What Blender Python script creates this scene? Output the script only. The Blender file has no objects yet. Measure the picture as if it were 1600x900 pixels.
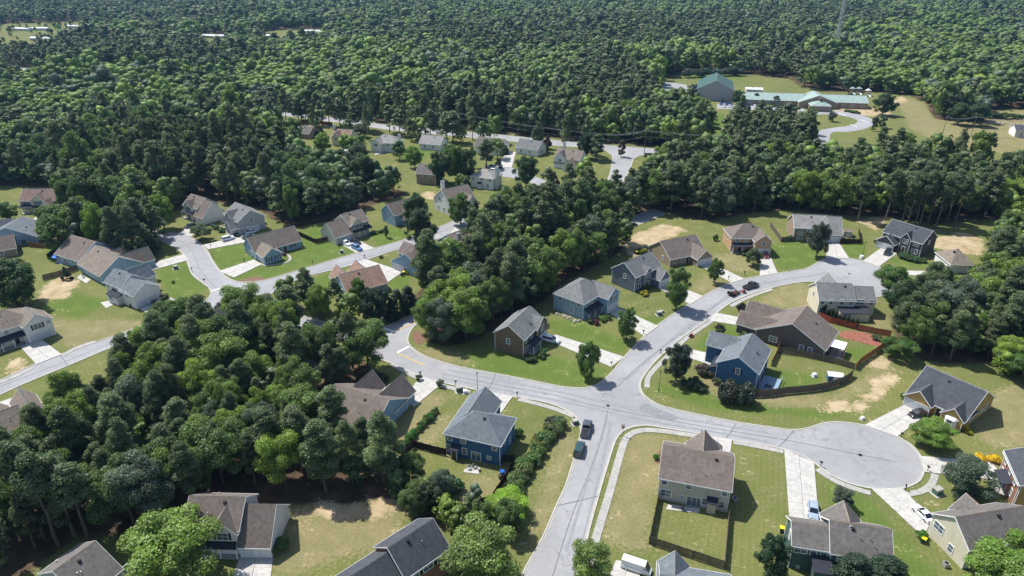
import bpy, math, random
import numpy as np
random.seed(7); rng = np.random.default_rng(11)
S = bpy.context.scene; C = S.collection
# ---------------- camera, world, sun, exposure ----------------
FP = 1067.0; PITCH = math.radians(26); CAMH = 92.0
cam = bpy.data.cameras.new('camera'); cam.lens = 36*FP/1600; cam.sensor_width = 36
cam.clip_end = 9000; cam.clip_start = 1
co = bpy.data.objects.new('camera', cam); C.objects.link(co); co.location = (0, 0, CAMH)
co.rotation_euler = (math.pi/2-PITCH, 0, 0); S.camera = co
SUN_EL = math.radians(57); SDX, SDY = -0.78, 0.62          # direction towards the sun
w = bpy.data.worlds.new('World'); S.world = w; w.use_nodes = True
sky = w.node_tree.nodes.new('ShaderNodeTexSky'); sky.sky_type = 'NISHITA'; sky.sun_disc = False
sky.sun_elevation = SUN_EL; sky.sun_rotation = math.atan2(SDX, SDY)
bg = w.node_tree.nodes['Background']; bg.inputs[1].default_value = 0.125
w.node_tree.links.new(sky.outputs[0], bg.inputs[0])
sun = bpy.data.lights.new('sun', 'SUN'); sun.energy = 4.8; sun.angle = math.radians(0.5); sun.color = (1, 0.965, 0.91)
so = bpy.data.objects.new('sun', sun); C.objects.link(so)
from mathutils import Vector, Matrix
n_ = math.hypot(SDX, SDY)
so.rotation_euler = Vector((SDX/n_*math.cos(SUN_EL), SDY/n_*math.cos(SUN_EL), math.sin(SUN_EL))).to_track_quat('Z', 'Y').to_euler()
S.view_settings.view_transform = 'Standard'; S.view_settings.look = 'None'; S.view_settings.gamma = 1
S.view_settings.exposure = 0.5
S.cycles.max_bounces = 5; S.cycles.diffuse_bounces = 3; S.cycles.transparent_max_bounces = 4
S.cycles.volume_bounces = 0; S.cycles.volume_step_rate = 10

# ---------------- helpers ----------------
SP, CP = math.sin(PITCH), math.cos(PITCH)
def at(px, py, z=0.0):
    x = (px-800)/FP; y = -(py-450)/FP
    t = (z-CAMH)/(-SP+y*CP)
    return (x*t, (CP+y*SP)*t)
def proj(x, y, z):
    zz = z-CAMH; d = y*CP-zz*SP; u = y*SP+zz*CP
    return 800+FP*x/d, 450-FP*u/d, d
def tag(o, label=None, cat=None, group=None, kind=None):
    if label: o['label'] = label
    if cat: o['category'] = cat
    if group: o['group'] = group
    if kind: o['kind'] = kind
    return o
def new(name, data, parent=None, loc=None, rz=None):
    o = bpy.data.objects.new(name, data); C.objects.link(o)
    if parent is not None: o.parent = parent
    if loc is not None: o.location = loc
    if rz is not None: o.rotation_euler = (0, 0, rz)
    return o
class MB:
    def __init__(s): s.v = []; s.f = []; s.m = []
    def poly(s, pts, m=0):
        b = len(s.v); s.v += [tuple(p) for p in pts]; s.f.append(tuple(range(b, b+len(pts)))); s.m.append(m); return s
    def hull(s, v, f, m=0):
        b = len(s.v); s.v += [tuple(p) for p in v]
        for q in f: s.f.append(tuple(b+i for i in q)); s.m.append(m)
        return s
    def box(s, x0, x1, y0, y1, z0, z1, m=0):
        return s.hull([(x0,y0,z0),(x1,y0,z0),(x1,y1,z0),(x0,y1,z0),(x0,y0,z1),(x1,y0,z1),(x1,y1,z1),(x0,y1,z1)],
            [(3,2,1,0),(4,5,6,7),(0,1,5,4),(1,2,6,5),(2,3,7,6),(3,0,4,7)], m)
    def prism(s, prof, axis, a0, a1, m=0):          # prof: list of (u,z); axis 'x' extrudes along x with u=y
        n = len(prof); v = []
        for a in (a0, a1):
            for u, z in prof: v.append((a, u, z) if axis == 'x' else (u, a, z))
        f = [tuple(range(n)), tuple(range(2*n-1, n-1, -1))]
        for i in range(n):
            j = (i+1) % n; f.append((i, i+n, j+n, j))
        return s.hull(v, f, m)
    def cyl(s, p0, p1, r0, r1, n=8, m=0):
        p0 = Vector(p0); p1 = Vector(p1); d = (p1-p0).normalized()
        a = d.orthogonal().normalized(); b = d.cross(a); v = []
        for p, r in ((p0, r0), (p1, r1)):
            for i in range(n):
                t = 2*math.pi*i/n; v.append(p+a*math.cos(t)*r+b*math.sin(t)*r)
        f = [tuple(range(n-1, -1, -1)), tuple(range(n, 2*n))]+[(i, (i+1) % n, (i+1) % n+n, i+n) for i in range(n)]
        return s.hull(v, f, m)
    def mesh(s, name, mats, fix=True):
        me = bpy.data.meshes.new(name); me.from_pydata(s.v, [], s.f)
        for m in (mats if isinstance(mats, (list, tuple)) else [mats]): me.materials.append(m)
        me.polygons.foreach_set('material_index', s.m)
        if fix:
            import bmesh
            b = bmesh.new(); b.from_mesh(me); bmesh.ops.recalc_face_normals(b, faces=b.faces); b.to_mesh(me); b.free()
        me.update(); return me
    def obj(s, name, mats, parent=None, loc=None, rz=None, fix=True):
        return new(name, s.mesh(name, mats, fix), parent, loc, rz)

# ---------------- materials ----------------
def mat(name, col, rough=0.9, var=0.15, scale=1.5, detail=6, bump=0.0, bands=None, streak=0, metal=0, spec=0.3, coat=0):
    m = bpy.data.materials.new(name); m.use_nodes = True; nt = m.node_tree; N = nt.nodes; L = nt.links
    p = N['Principled BSDF']; p.inputs['Roughness'].default_value = rough; p.inputs['Metallic'].default_value = metal
    p.inputs['Specular IOR Level'].default_value = spec
    if coat: p.inputs['Coat Weight'].default_value = coat
    if var <= 0 and not bands:
        p.inputs['Base Color'].default_value = (*col, 1); return m
    tc = N.new('ShaderNodeTexCoord'); no = N.new('ShaderNodeTexNoise'); no.inputs['Scale'].default_value = scale; no.inputs['Detail'].default_value = detail
    oi = N.new('ShaderNodeObjectInfo'); ad = N.new('ShaderNodeVectorMath'); ad.operation = 'ADD'
    cb = N.new('ShaderNodeCombineXYZ'); ml = N.new('ShaderNodeMath'); ml.operation = 'MULTIPLY'; ml.inputs[1].default_value = 100
    L.new(oi.outputs['Random'], ml.inputs[0]); L.new(ml.outputs[0], cb.inputs[0]); L.new(ml.outputs[0], cb.inputs[1])
    L.new(tc.outputs['Object'], ad.inputs[0]); L.new(cb.outputs[0], ad.inputs[1]); L.new(ad.outputs[0], no.inputs['Vector'])
    mr = N.new('ShaderNodeMapRange'); mr.inputs[1].default_value = .25; mr.inputs[2].default_value = .75
    mr.inputs[3].default_value = 1-var; mr.inputs[4].default_value = 1+var; L.new(no.outputs[0], mr.inputs[0])
    val = mr.outputs[0]
    def times(a, b):
        k = N.new('ShaderNodeMath'); k.operation = 'MULTIPLY'; L.new(a, k.inputs[0]); L.new(b, k.inputs[1]); return k.outputs[0]
    if streak:
        mp = N.new('ShaderNodeMapping'); mp.inputs['Scale'].default_value = (1.3, 1.3, .12); L.new(ad.outputs[0], mp.inputs[0])
        n2 = N.new('ShaderNodeTexNoise'); n2.inputs['Scale'].default_value = 1.2; L.new(mp.outputs[0], n2.inputs['Vector'])
        m2 = N.new('ShaderNodeMapRange'); m2.inputs[1].default_value = .3; m2.inputs[2].default_value = .7; m2.inputs[3].default_value = 1-streak; m2.inputs[4].default_value = 1+streak
        L.new(n2.outputs[0], m2.inputs[0]); val = times(val, m2.outputs[0])
    n3 = N.new('ShaderNodeTexNoise'); n3.inputs['Scale'].default_value = scale*9; n3.inputs['Detail'].default_value = 3; L.new(ad.outputs[0], n3.inputs['Vector'])
    m3 = N.new('ShaderNodeMapRange'); m3.inputs[1].default_value = .3; m3.inputs[2].default_value = .7; m3.inputs[3].default_value = 1-var; m3.inputs[4].default_value = 1+var
    L.new(n3.outputs[0], m3.inputs[0]); val = times(val, m3.outputs[0])
    if bands:                                           # lap siding / shingle courses: (period m, depth)
        sx = N.new('ShaderNodeSeparateXYZ'); L.new(tc.outputs['Object'], sx.inputs[0])
        dv = N.new('ShaderNodeMath'); dv.operation = 'DIVIDE'; dv.inputs[1].default_value = bands[0]; L.new(sx.outputs[2], dv.inputs[0])
        fr = N.new('ShaderNodeMath'); fr.operation = 'FRACT'; L.new(dv.outputs[0], fr.inputs[0])
        m4 = N.new('ShaderNodeMapRange'); m4.inputs[1].default_value = 0; m4.inputs[2].default_value = .3; m4.inputs[3].default_value = 1-bands[1]; m4.inputs[4].default_value = 1
        L.new(fr.outputs[0], m4.inputs[0]); val = times(val, m4.outputs[0])
        bp = N.new('ShaderNodeBump'); bp.inputs['Strength'].default_value = .5; bp.inputs['Distance'].default_value = .02; L.new(fr.outputs[0], bp.inputs['Height']); L.new(bp.outputs[0], p.inputs['Normal'])
    mx = N.new('ShaderNodeVectorMath'); mx.operation = 'SCALE'; mx.inputs[0].default_value = col; L.new(val, mx.inputs['Scale'])
    L.new(mx.outputs[0], p.inputs['Base Color'])
    if bump and not bands:
        bp = N.new('ShaderNodeBump'); bp.inputs['Strength'].default_value = bump; bp.inputs['Distance'].default_value = .05; L.new(n3.outputs[0], bp.inputs['Height']); L.new(bp.outputs[0], p.inputs['Normal'])
    return m
M = {}
def roofm(k, c): M[k] = mat('shingles_'+k, c, .95, .15, .5, bands=(.15, .30), streak=.16)
roofm('r_brown', (.155,.128,.112)); roofm('r_tan', (.20,.165,.135)); roofm('r_grey', (.16,.165,.165)); roofm('r_dark', (.062,.068,.08))
roofm('r_blue', (.135,.155,.17)); roofm('r_orange', (.25,.165,.125)); roofm('r_red', (.19,.13,.108)); roofm('r_pale', (.27,.26,.245)); roofm('r_mid', (.142,.130,.120))
roofm('r_school', (.27,.35,.32)); roofm('r_gym', (.05,.105,.095)); roofm('r_white', (.62,.63,.65))
def wallm(k, c): M[k] = mat('siding_'+k, c, .85, .05, .5, bands=(.19, .16), streak=.05)
wallm('w_blue', (.045,.12,.215)); wallm('w_sky', (.25,.36,.45)); wallm('w_tan', (.30,.23,.16)); wallm('w_beige', (.50,.45,.36)); wallm('w_white', (.68,.67,.64))
wallm('w_green', (.06,.11,.095)); wallm('w_lime', (.42,.52,.35)); wallm('w_dark', (.10,.095,.095)); wallm('w_brown', (.17,.115,.075)); wallm('w_ochre', (.42,.27,.10))
wallm('w_slate', (.14,.17,.21)); wallm('w_grey', (.36,.36,.36)); wallm('w_cream', (.60,.55,.42)); wallm('w_mauve', (.115,.09,.085)); wallm('w_peach', (.45,.29,.17))
M['brick'] = mat('brick', (.27,.13,.085), .95, .25, 3, bands=(.09, .25))
M['white'] = mat('white_paint', (.75,.75,.74), .6, .05, 2); M['dpaint'] = mat('dark_shingle', (.03,.033,.045), .9, .1, 2)
M['glass'] = mat('window_glass', (.09,.13,.16), .12, 0, spec=.9); M['shutter'] = mat('shutter_paint', (.015,.017,.02), .6, .05, 2)  # bluish sky reflection of the panes is put into the glass base colour
M['gdoor'] = mat('garage_door_paint', (.56,.57,.58), .6, .04, 2, bands=(.53, .35)); M['door'] = mat('door_paint', (.05,.03,.03), .5, .05, 2)
M['pipe'] = mat('pipe_metal', (.35,.35,.36), .4, .05, 3, metal=.6)
M['concrete'] = mat('concrete', (.42,.405,.375), .95, .13, .45, bump=.2, streak=.1); M['walk'] = mat('sidewalk_concrete', (.33,.32,.295), .95, .15, .5, bump=.2)
M['kerb'] = mat('kerb_concrete', (.40,.385,.35), .95, .14, .6); M['paint_w'] = mat('road_paint_white', (.68,.68,.66), .8, .12, 2); M['paint_y'] = mat('road_paint_yellow', (.55,.36,.06), .8, .15, 2)
M['fence'] = mat('weathered_wood', (.13,.105,.08), .95, .2, 1.5); M['fence_d'] = mat('dark_wood', (.04,.025,.02), .95, .2, 1.5); M['fence_o'] = mat('stained_wood', (.26,.13,.055), .9, .2, 1.5); M['fence_r'] = mat('red_wood', (.24,.05,.03), .9, .2, 1.5)
M['brownmulch'] = mat('brown_mulch', (.17,.10,.065), 1, .3, 1.5, bump=.5); M['mulch'] = mat('red_mulch', (.24,.095,.065), 1, .4, 1.2, bump=.6); M['rock'] = mat('stone', (.30,.27,.23), .95, .3, 2, bump=.5)
M['bark'] = mat('bark', (.105,.085,.068), .95, .25, 3); M['metal'] = mat('galvanised_metal', (.42,.43,.44), .45, .05, 2, metal=.5); M['wood_pole'] = mat('pole_wood', (.14,.11,.085), .9, .15, 2)
M['black'] = mat('black_plastic', (.012,.012,.013), .6, 0); M['tyre'] = mat('tyre_rubber', (.015,.015,.015), .85, 0); M['rim'] = mat('rim_metal', (.5,.5,.52), .3, 0, metal=.8)
M['cglass'] = mat('car_glass', (.008,.012,.022), .05, 0, spec=1.0); M['lamp'] = mat('headlight_lens', (.7,.7,.72), .15, 0); M['tail'] = mat('tail_light_lens', (.25,.01,.01), .25, 0)
for k, c in dict(c_white=(.72,.73,.75), c_silver=(.30,.37,.45), c_black=(.012,.013,.016), c_grey=(.06,.075,.095), c_teal=(.02,.055,.06), c_maroon=(.13,.01,.03), c_blue=(.08,.17,.35), c_red=(.35,.02,.02)).items():
    M[k] = mat('car_paint_'+k[2:], c, .28, 0, coat=.7, spec=.5)
M['yellow'] = mat('yellow_plastic', (.75,.58,.02), .5, 0); M['gplastic'] = mat('green_plastic', (.02,.07,.045), .5, 0); M['bluecov'] = mat('blue_cover', (.02,.13,.50), .6, .1, 3)
M['ugreen'] = mat('utility_green', (.07,.13,.08), .6, .05, 3); M['signred'] = mat('sign_red', (.50,.02,.02), .4, 0); M['awhite'] = mat('awning_white', (.78,.80,.84), .5, .03, 2)
M['deck'] = mat('blue_grey_deck', (.22,.30,.37), .8, .1, 2)

def asphalt():
    m = bpy.data.materials.new('asphalt'); m.use_nodes = True; nt = m.node_tree; N = nt.nodes; L = nt.links; p = N['Principled BSDF']
    p.inputs['Roughness'].default_value = .9; p.inputs['Specular IOR Level'].default_value = .25
    g = N.new('ShaderNodeNewGeometry')
    def noise(sc, lo, hi, a, b, det=5, dist=0):
        n = N.new('ShaderNodeTexNoise'); n.inputs['Scale'].default_value = sc; n.inputs['Detail'].default_value = det; n.inputs['Distortion'].default_value = dist
        L.new(g.outputs['Position'], n.inputs['Vector']); r = N.new('ShaderNodeMapRange')
        for i, v in zip((1, 2, 3, 4), (lo, hi, a, b)): r.inputs[i].default_value = v
        L.new(n.outputs[0], r.inputs[0]); return r.outputs[0]
    def mul(a, b):
        k = N.new('ShaderNodeMath'); k.operation = 'MULTIPLY'; L.new(a, k.inputs[0]); L.new(b, k.inputs[1]); return k.outputs[0]
    v = mul(mul(noise(.06, .3, .7, .88, 1.12), noise(.5, .3, .7, .93, 1.07, 6, 1)), noise(9, .25, .75, .86, 1.14, 2))
    vo = N.new('ShaderNodeTexVoronoi'); vo.feature = 'DISTANCE_TO_EDGE'; vo.inputs['Scale'].default_value = .045
    wn = N.new('ShaderNodeTexNoise'); wn.inputs['Scale'].default_value = .25; wn.inputs['Detail'].default_value = 8
    L.new(g.outputs['Position'], wn.inputs['Vector'])
    av = N.new('ShaderNodeVectorMath'); av.operation = 'MULTIPLY_ADD'; av.inputs[1].default_value = (9, 9, 9); L.new(wn.outputs['Color'], av.inputs[0]); L.new(g.outputs['Position'], av.inputs[2]); L.new(av.outputs[0], vo.inputs['Vector'])
    cr = N.new('ShaderNodeMapRange'); cr.inputs[1].default_value = .0; cr.inputs[2].default_value = .006; cr.inputs[3].default_value = .66; cr.inputs[4].default_value = 1
    L.new(vo.outputs['Distance'], cr.inputs[0]); v = mul(v, cr.outputs[0])
    sc = N.new('ShaderNodeVectorMath'); sc.operation = 'SCALE'; sc.inputs[0].default_value = (.278, .279, .284); L.new(v, sc.inputs['Scale']); L.new(sc.outputs[0], p.inputs['Base Color'])
    return m
M['asphalt'] = asphalt()

def foliage(name, attr):
    m = bpy.data.materials.new(name); m.use_nodes = True; nt = m.node_tree; N = nt.nodes; L = nt.links
    for n in list(N):
        if n.type != 'OUTPUT_MATERIAL': N.remove(n)
    out = [n for n in N if n.type == 'OUTPUT_MATERIAL'][0]
    if attr:
        a = N.new('ShaderNodeAttribute'); a.attribute_name = 'tint'; col = a.outputs['Color']
    else:
        oi = N.new('ShaderNodeObjectInfo'); a = N.new('ShaderNodeAttribute'); a.attribute_name = 'tint'
        mm = N.new('ShaderNodeVectorMath'); mm.operation = 'MULTIPLY'; L.new(oi.outputs['Color'], mm.inputs[0]); L.new(a.outputs['Color'], mm.inputs[1]); col = mm.outputs[0]
    gn = N.new('ShaderNodeVectorMath'); gn.operation = 'SCALE'; gn.inputs['Scale'].default_value = 1.15; L.new(col, gn.inputs[0]); col = gn.outputs[0]
    d = N.new('ShaderNodeBsdfDiffuse'); t = N.new('ShaderNodeBsdfTranslucent'); mx = N.new('ShaderNodeMixShader'); mx.inputs[0].default_value = .5
    gl = N.new('ShaderNodeBsdfGlossy'); gl.inputs['Roughness'].default_value = .55; mg = N.new('ShaderNodeMixShader'); mg.inputs[0].default_value = .035
    L.new(col, d.inputs[0]); L.new(col, t.inputs[0]); L.new(d.outputs[0], mx.inputs[1]); L.new(t.outputs[0], mx.inputs[2])
    L.new(mx.outputs[0], mg.inputs[1]); L.new(gl.outputs[0], mg.inputs[2]); L.new(mg.outputs[0], out.inputs[0]); return m
M['leaf'] = foliage('foliage', False); M['leaf_far'] = foliage('foliage_far', True)

# ---------------- pixel polygons of the place ----------------
def W(pts, z=0): return [at(a, b, z) for a, b in pts]
def inpoly(X, Y, poly):
    X = np.asarray(X); Y = np.asarray(Y); r = np.zeros(X.shape, bool); n = len(poly)
    for i in range(n):
        x0, y0 = poly[i]; x1, y1 = poly[(i+1) % n]
        if y0 == y1: continue
        c = ((y0 > Y) != (y1 > Y)) & (X < (x1-x0)*(Y-y0)/(y1-y0)+x0); r ^= c
    return r
def smooth(pts, n=4, closed=True):
    P = [np.array(p, float) for p in pts]; N = len(P); out = []
    rngi = range(N) if closed else range(N-1)
    for i in rngi:
        p0 = P[(i-1) % N] if closed or i > 0 else P[0]; p1 = P[i]; p2 = P[(i+1) % N]
        p3 = P[(i+2) % N] if closed or i+2 < N else P[-1]
        for k in range(n):
            t = k/n; q = .5*((2*p1)+(-p0+p2)*t+(2*p0-5*p1+4*p2-p3)*t*t+(-p0+3*p1-3*p2+p3)*t**3); out.append(tuple(q))
    if not closed: out.append(tuple(P[-1]))
    return out
ROAD1_N = [(1040,334),(975,361),(800,437),(715,474),(668,496),(650,507),(641,518),(637,530),(641,541),(660,555),(690,566),(725,575),(800,589),(840,597),(875,604),(905,607),(925,604),(940,597),(960,578),(975,559),(1010,522.5),(1050,492.5),(1090,468),(1130,447),(1160,437),(1190,431),(1215,427),(1240,423.5),(1260,420),(1277,411),(1292,404),(1326,404),(1350,408.5),(1374,417),(1396,428),(1404,440),(1398,453),(1380,463),(1345,462),(1310,452),(1287,444),(1267,440),(1237,443),(1200,451),(1170,460.5),(1142,473),(1122,487),(1107.5,499),(1067.5,526),(1030,558),(1008,584),(1000,600),(1004,615),(1020,628),(1040,636.5),(1100,650),(1160,661.5),(1205,668),(1235,672),(1260,670),(1280,663.5),(1300,660),(1325,661),(1350,665),(1380,674),(1407,685),(1427,699),(1440,717),(1443,733),(1437,750),(1417,761),(1395,764.5),(1370,764),(1345,760),(1320,752.5),(1295,740),(1272,723),(1250,711),(1221,701),(1185,694),(1144,688),(1083,676),(1037,668.5),(1012,665),(990,667),(973,674),(961,689),(949,726),(933.6,778),(918,836),(900,915)]
ROAD1_S = [(812,915),(822,887),(847.5,842),(870,790),(885,757),(899,710),(907,680),(907,666),(901,653),(888,643),(867,633),(840,626),(800,620),(760,612),(725,605),(675,594),(640,581),(610,567),(580,556),(560,545),(520,528),(440,510),(330,500),(300,492),(325,487),(440,488),(520,507),(570,522),(585,522),(600,512),(650,490),(700,468),(790,426),(960,351),(1022,326)]
ROAD2_A = [(-60,610),(0,594),(50,571),(95,554),(162,531),(195,519),(235,503),(262,492),(285,485),(303,479),(318,472),(329,462),(328,452),(318,443),(300,428),(290,402),(275,387.5),(250,376),(215,366),(160,352),(150,342),(205,346),(245,361),(282,366),(307,376),(322,390),(335,412),(350,430),(370,440),(400,440),(425,435),(500,412.5),(560,395),(595,385.5),(630,375),(665,362),(700,349),(735,333)]
ROAD2_B = [(755,345),(715,365),(652,381),(600,396.5),(545,415.5),(475,433),(437,450),(420,461),(395,470),(350,484),(325,492),(290,505),(240,523),(175,543),(122,565),(37,600),(0,617),(-60,645)]
HWY_A = [(380,166),(480,179),(540,186),(615,196.5),(702,204),(775,210),(857,218),(950,227),(1062,235),(1150,240),(1260,246),(1400,258),(1500,268),(1640,285)]
HWY_B = [(1640,296),(1500,278),(1400,267),(1260,254),(1150,248),(1077,245),(1000,243),(985,262),(972,285),(950,285),(955,262),(948,236),(857,227),(775,219),(702,212),(615,204),(540,193),(480,186),(380,172)]
SCH_A = [(1262,171),(1290,172),(1330,176),(1358,184),(1367,192),(1352,201),(1325,206),(1300,207),(1296,222),(1292,250),(1270,250),(1278,225),(1278,206),(1300,200),(1328,196),(1340,190),(1330,184),(1300,179),(1262,178)]
LOT_A = [(1036,128),(1072,132),(1078,150),(1060,158),(1034,150)]
LOT_B = [(1120,162),(1255,168),(1258,174),(1120,170)]
MIDROAD = [(770,262),(790,255),(800,262),(860,285),(855,293),(800,278),(785,276),(770,270)]
def world_poly(a): return W(a)
sm = lambda a: smooth(a, 3, False)
R1n, R1s = sm(ROAD1_N), sm(ROAD1_S)
R2a, R2b = sm(ROAD2_A), sm(ROAD2_B)
roads = [('road', W(R1n)+W(R1s)), ('road', W(R2a)+W(R2b)), ('road', W(sm(HWY_A))+W(sm(HWY_B))), ('driveway_loop', W(smooth(SCH_A, 3))), ('car_park', W(LOT_A)), ('car_park', W(LOT_B)), ('road', W(MIDROAD))]

# ---------------- houses: data ----------------
# label, A px, B px, eave z, depth, rise, ridge, wall mat, roof mat, wings, items, fascia
# wing: (x0,x1,y0,y1,eave,rise,type)  type gx gy hx hy sF sB sL sR ; porch: (face,u0,u1,depth,z)
HO = []
def H_(label, A, B, ez, dep, rise, roof, wall, rm, wings=(), items='', porch=(), wl=None, far=False, garagew=None, w=None, opt=None):
    HO.append(dict(label=label, A=A, B=B, ez=ez, d=dep, rise=rise, roof=roof, wall=wall, rm=rm, wings=wings, items=items, porch=porch, w=w, far=far, opt=opt or {}))
H_('two-storey deep blue house with grey hip roof and back yard beside the hedgerow', (695.5,675),(781,694),5.5,9.1,3.1,'hx','w_blue','r_blue',
   [(0,6.8,4.5,13.8,5.5,2.7,'gy'),(1.5,3.1,-1.2,.2,2.5,.7,'sF'),(7.7,11,9,10.5,2.6,.5,'sB')],
   'F0:w.95,3.7;w3.9,3.7;w10.6,3.7;w.75,1;w4.1,1;s6.6,.05;p9.4,1.1|R0:w3,3.7;w6,1.2;w6.5,3.7|F2:d.8,.05|L1:w4,1.2;w2,3.8')
H_('long single-storey pale blue house with brown roof and two street-side gables', (497,650),(580,676),3,13.7,4.0,'gx','w_sky','r_brown',
   [(.3,6.2,9,15.6,3,3.4,'gy'),(7.2,13.5,8.5,17,3,3.4,'gy')],'R0:w4,1;w5.6,1;p9.5,1.2|F0:s5,.05;w9,1;w2,1')
H_('house with brown roof and two white garage doors behind the yellow-green maple', (287,824),(372,826),5.4,8.2,3.2,'gx','w_white','r_brown',
   [(4.2,9.0,-.6,3.5,5.2,2.6,'gy'),(9.35,14.6,-1.2,8.3,3.0,4.6,'gx')],'F1:X2.4,3.4|F2:g1.45,.05;g3.9,.05|F0:w1.5,3.5;w3,3.5;d6,.05',[('F',.2,9,1.6,2.6)])
H_('brick-fronted house with near-black roof stepping down to a lower wing at the bottom edge', (633,900),(700,854),5.5,8.2,3.1,'gx','brick','r_dark',
   [(-8.2,-.05,.6,8.2,4.5,2.9,'gx')],'F0:X1.6,3.5;X4.4,3.5;X7.2,3.5|R0:w3,3.6')
H_('house with dark grey roof at the bottom left corner', (128,935),(188,888),4.8,10.5,3.2,'gx','w_grey','r_mid',[],'R0:w3,1;w3,3.4|F0:w3,3.2;w7,3.2')
H_('two-storey tan house with brown roof and fenced lawn between the road and the long drive', (1031.5,744),(1142,765),5.5,10.6,3.3,'gx','w_beige','r_brown',
   [(4.2,10.2,5.5,11.8,5.3,3.5,'gy'),(5.2,10.9,9,15.5,3.0,2.0,'gy'),(8.9,10.5,-1.1,.2,2.5,.7,'sF')],
   'F0:w.9,3.8;w5.3,3.8;w11.6,3.8;W1.4,1.1;p4.2,1.2;S6.6,.05;w8.3,.9;w11.4,.9|R0:w5,3.8;w5,1|L0:w5,3.8')
H_('dark green two-storey house with brown roof at the bottom edge beside a silver car', (1300,861),(1394,876),5.5,7.7,3.0,'gx','w_green','r_mid',
   [(-5.8,-.05,.4,6.6,5.4,2.0,'gx'),(.1,5.9,3.6,8.9,5.3,3.1,'gy'),(-2.6,.0,-2.4,.3,3.0,.9,'sF')],'F0:w1.5,3.7;w4.4,3.7;w7.3,3.7|F1:W1.3,3.7;w3.3,3.7;w4.9,3.7|L1:w3,3.7')
H_('beige gabled house with mixed brown roofs beside the white coupe', (1515.5,856),(1620,838),4.8,7.9,3.0,'gx','w_cream','r_mid',
   [(4.4,9.0,3.9,8.8,4.4,2.7,'gy')],'L0:W6.2,2.4;w3,.8|F0:w3,3.3;w6,3.3')
H_('red brick-fronted house with dark roof at the right edge', (1597,757),(1716,781),5.5,10.0,3.0,'gy','w_ochre','r_dark',[(-.15,0.3,.3,9.7,5.3,.1,'gy')],'L1:x2,3.6;x5,3.6;x8,3.6;w2,1;w8,1;d5,.05',[('L',3,7,1.8,2.6)])
H_('single-storey ochre-sided house with charcoal roof, bay window and two garage doors at the cul-de-sac', (1420,611),(1511,653),3,13.2,4.3,'gx','w_ochre','r_dark',
   [(.1,5.6,-1.6,5,2.95,2.4,'gy'),(8.1,12.3,-1.6,5,2.95,2.0,'gy')],'F1:g1.45,.05;g4.15,.05|F0:d6.9,.05|R0:w3,.9;p8,1.1;w10,.9',(),None)
H_('two-storey blue house with slate-blue roof and a deck inside the curving fence', (1121,565),(1184.5,582.5),5.4,12.5,2.9,'gy','w_blue','r_blue',
   [(-4.6,2,7.4,13.0,5.3,2.2,'gx'),(-1.8,.2,1,7,2.8,.8,'sL')],'F0:x4.9,3.6|R0:w2,3.6;w5,3.6;w9,3.6;s4.5,.05;w8,1|L1:G2.8,.05;X2.8,3.5')
H_('long brown ranch house with brown shingle roof, red mulch beds and a white patio cover', (1182,514),(1289,546),3.2,11.9,4.6,'gy','w_mauve','r_brown',
   [(-5.5,4,.9,5.6,3.1,2.6,'gx'),(-6.0,4,9.0,13.2,3.1,2.3,'gx')],'F0:W4.6,1;w11.8,1;w13.9,1|L1:G2.7,.05|L2:w1.5,1;w3.2,1|R0:s6,.05;w9.5,1')
H_('two-storey off-white house with grey roof and a boxy rear bay facing the yard', (1281,467),(1336,469),5.2,9.0,3.0,'gx','w_cream','r_grey',
   [(9.55,15.5,.6,8.4,4.9,2.6,'gx'),(5.4,13.2,-3.0,.4,2.7,.5,'sF'),(2.7,8.3,6,11.5,5.1,3.1,'gy')],'F0:w.9,3.7;w3.2,3.7;w6.2,3.7;w8.6,3.7;d3.9,.05;w1,1|F1:W1.8,3.6;w4.8,3.6|F2:W1.8,.9|L0:w5,3.7')
H_('two-storey dark house with charcoal roof and a black sport utility vehicle on its drive', (1381,361),(1442,379.5),5.3,9.6,3.4,'gx','w_dark','r_dark',
   [(-.3,5.8,-3.0,2.4,2.95,2.3,'gy'),(6.4,9.7,-.5,4,5.3,2.1,'gy')],'F1:g1.6,.05;g4.4,.05|F2:X1.6,3.5;d1.6,.05|F0:X11.5,3.5;W11.5,.8|R0:w4.8,3.6')
H_('two-storey tan and grey house with pale grey roof behind the speckled maple', (1242,354),(1294,356),5.3,8.6,3.2,'gx','w_tan','r_pale',
   [(11.45,16.3,-.6,8.4,3.4,5.0,'gx'),(0.05,11.3,-.25,0.3,5.1,.05,'gx')],'F2:X2.2,3.5;X2.2,.9;w5,3.5;w8,3.5|F1:G2.4,.05',[('F',4.5,11.2,1.8,2.7)])
H_('two-storey orange brick house with brown hip roof and arched porch', (1144,371),(1201,371),5.3,9.4,3.3,'hx','w_peach','r_brown',
   [(7.1,12.7,-3.0,3,5.2,2.2,'gy')],'F1:w2.8,3.5;G2.8,.05|F0:w2,3.6;w5,3.6;d3,.05|L0:w4.5,2.8',[('F',.1,7,1.9,2.7)])
H_('single-storey tan house with brown roof and two white garage doors beside the bare dirt lot', (1047.5,404),(1102,393),3,12.0,4.0,'gx','w_tan','r_brown',
   [(8.2,14.1,-3.6,3,2.95,2.5,'gy')],'F1:g1.5,.05;g4.3,.05|F0:w2,1;w5,1;d7,.05|L0:w4,1')
H_('two-storey slate-grey sided house with grey roof behind the large maple', (993,432),(1033,414),5.4,9.0,3.2,'gx','w_slate','r_grey',
   [(8.0,12.5,-3.4,3,3.1,2.4,'gy'),(4.2,7.2,-.4,4,5.3,1.7,'gy')],'F1:G2.2,.05|F0:x2,3.6;W2,.9|F2:w1.5,3.5;d1.5,.05|L0:w4,3.5')
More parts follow.
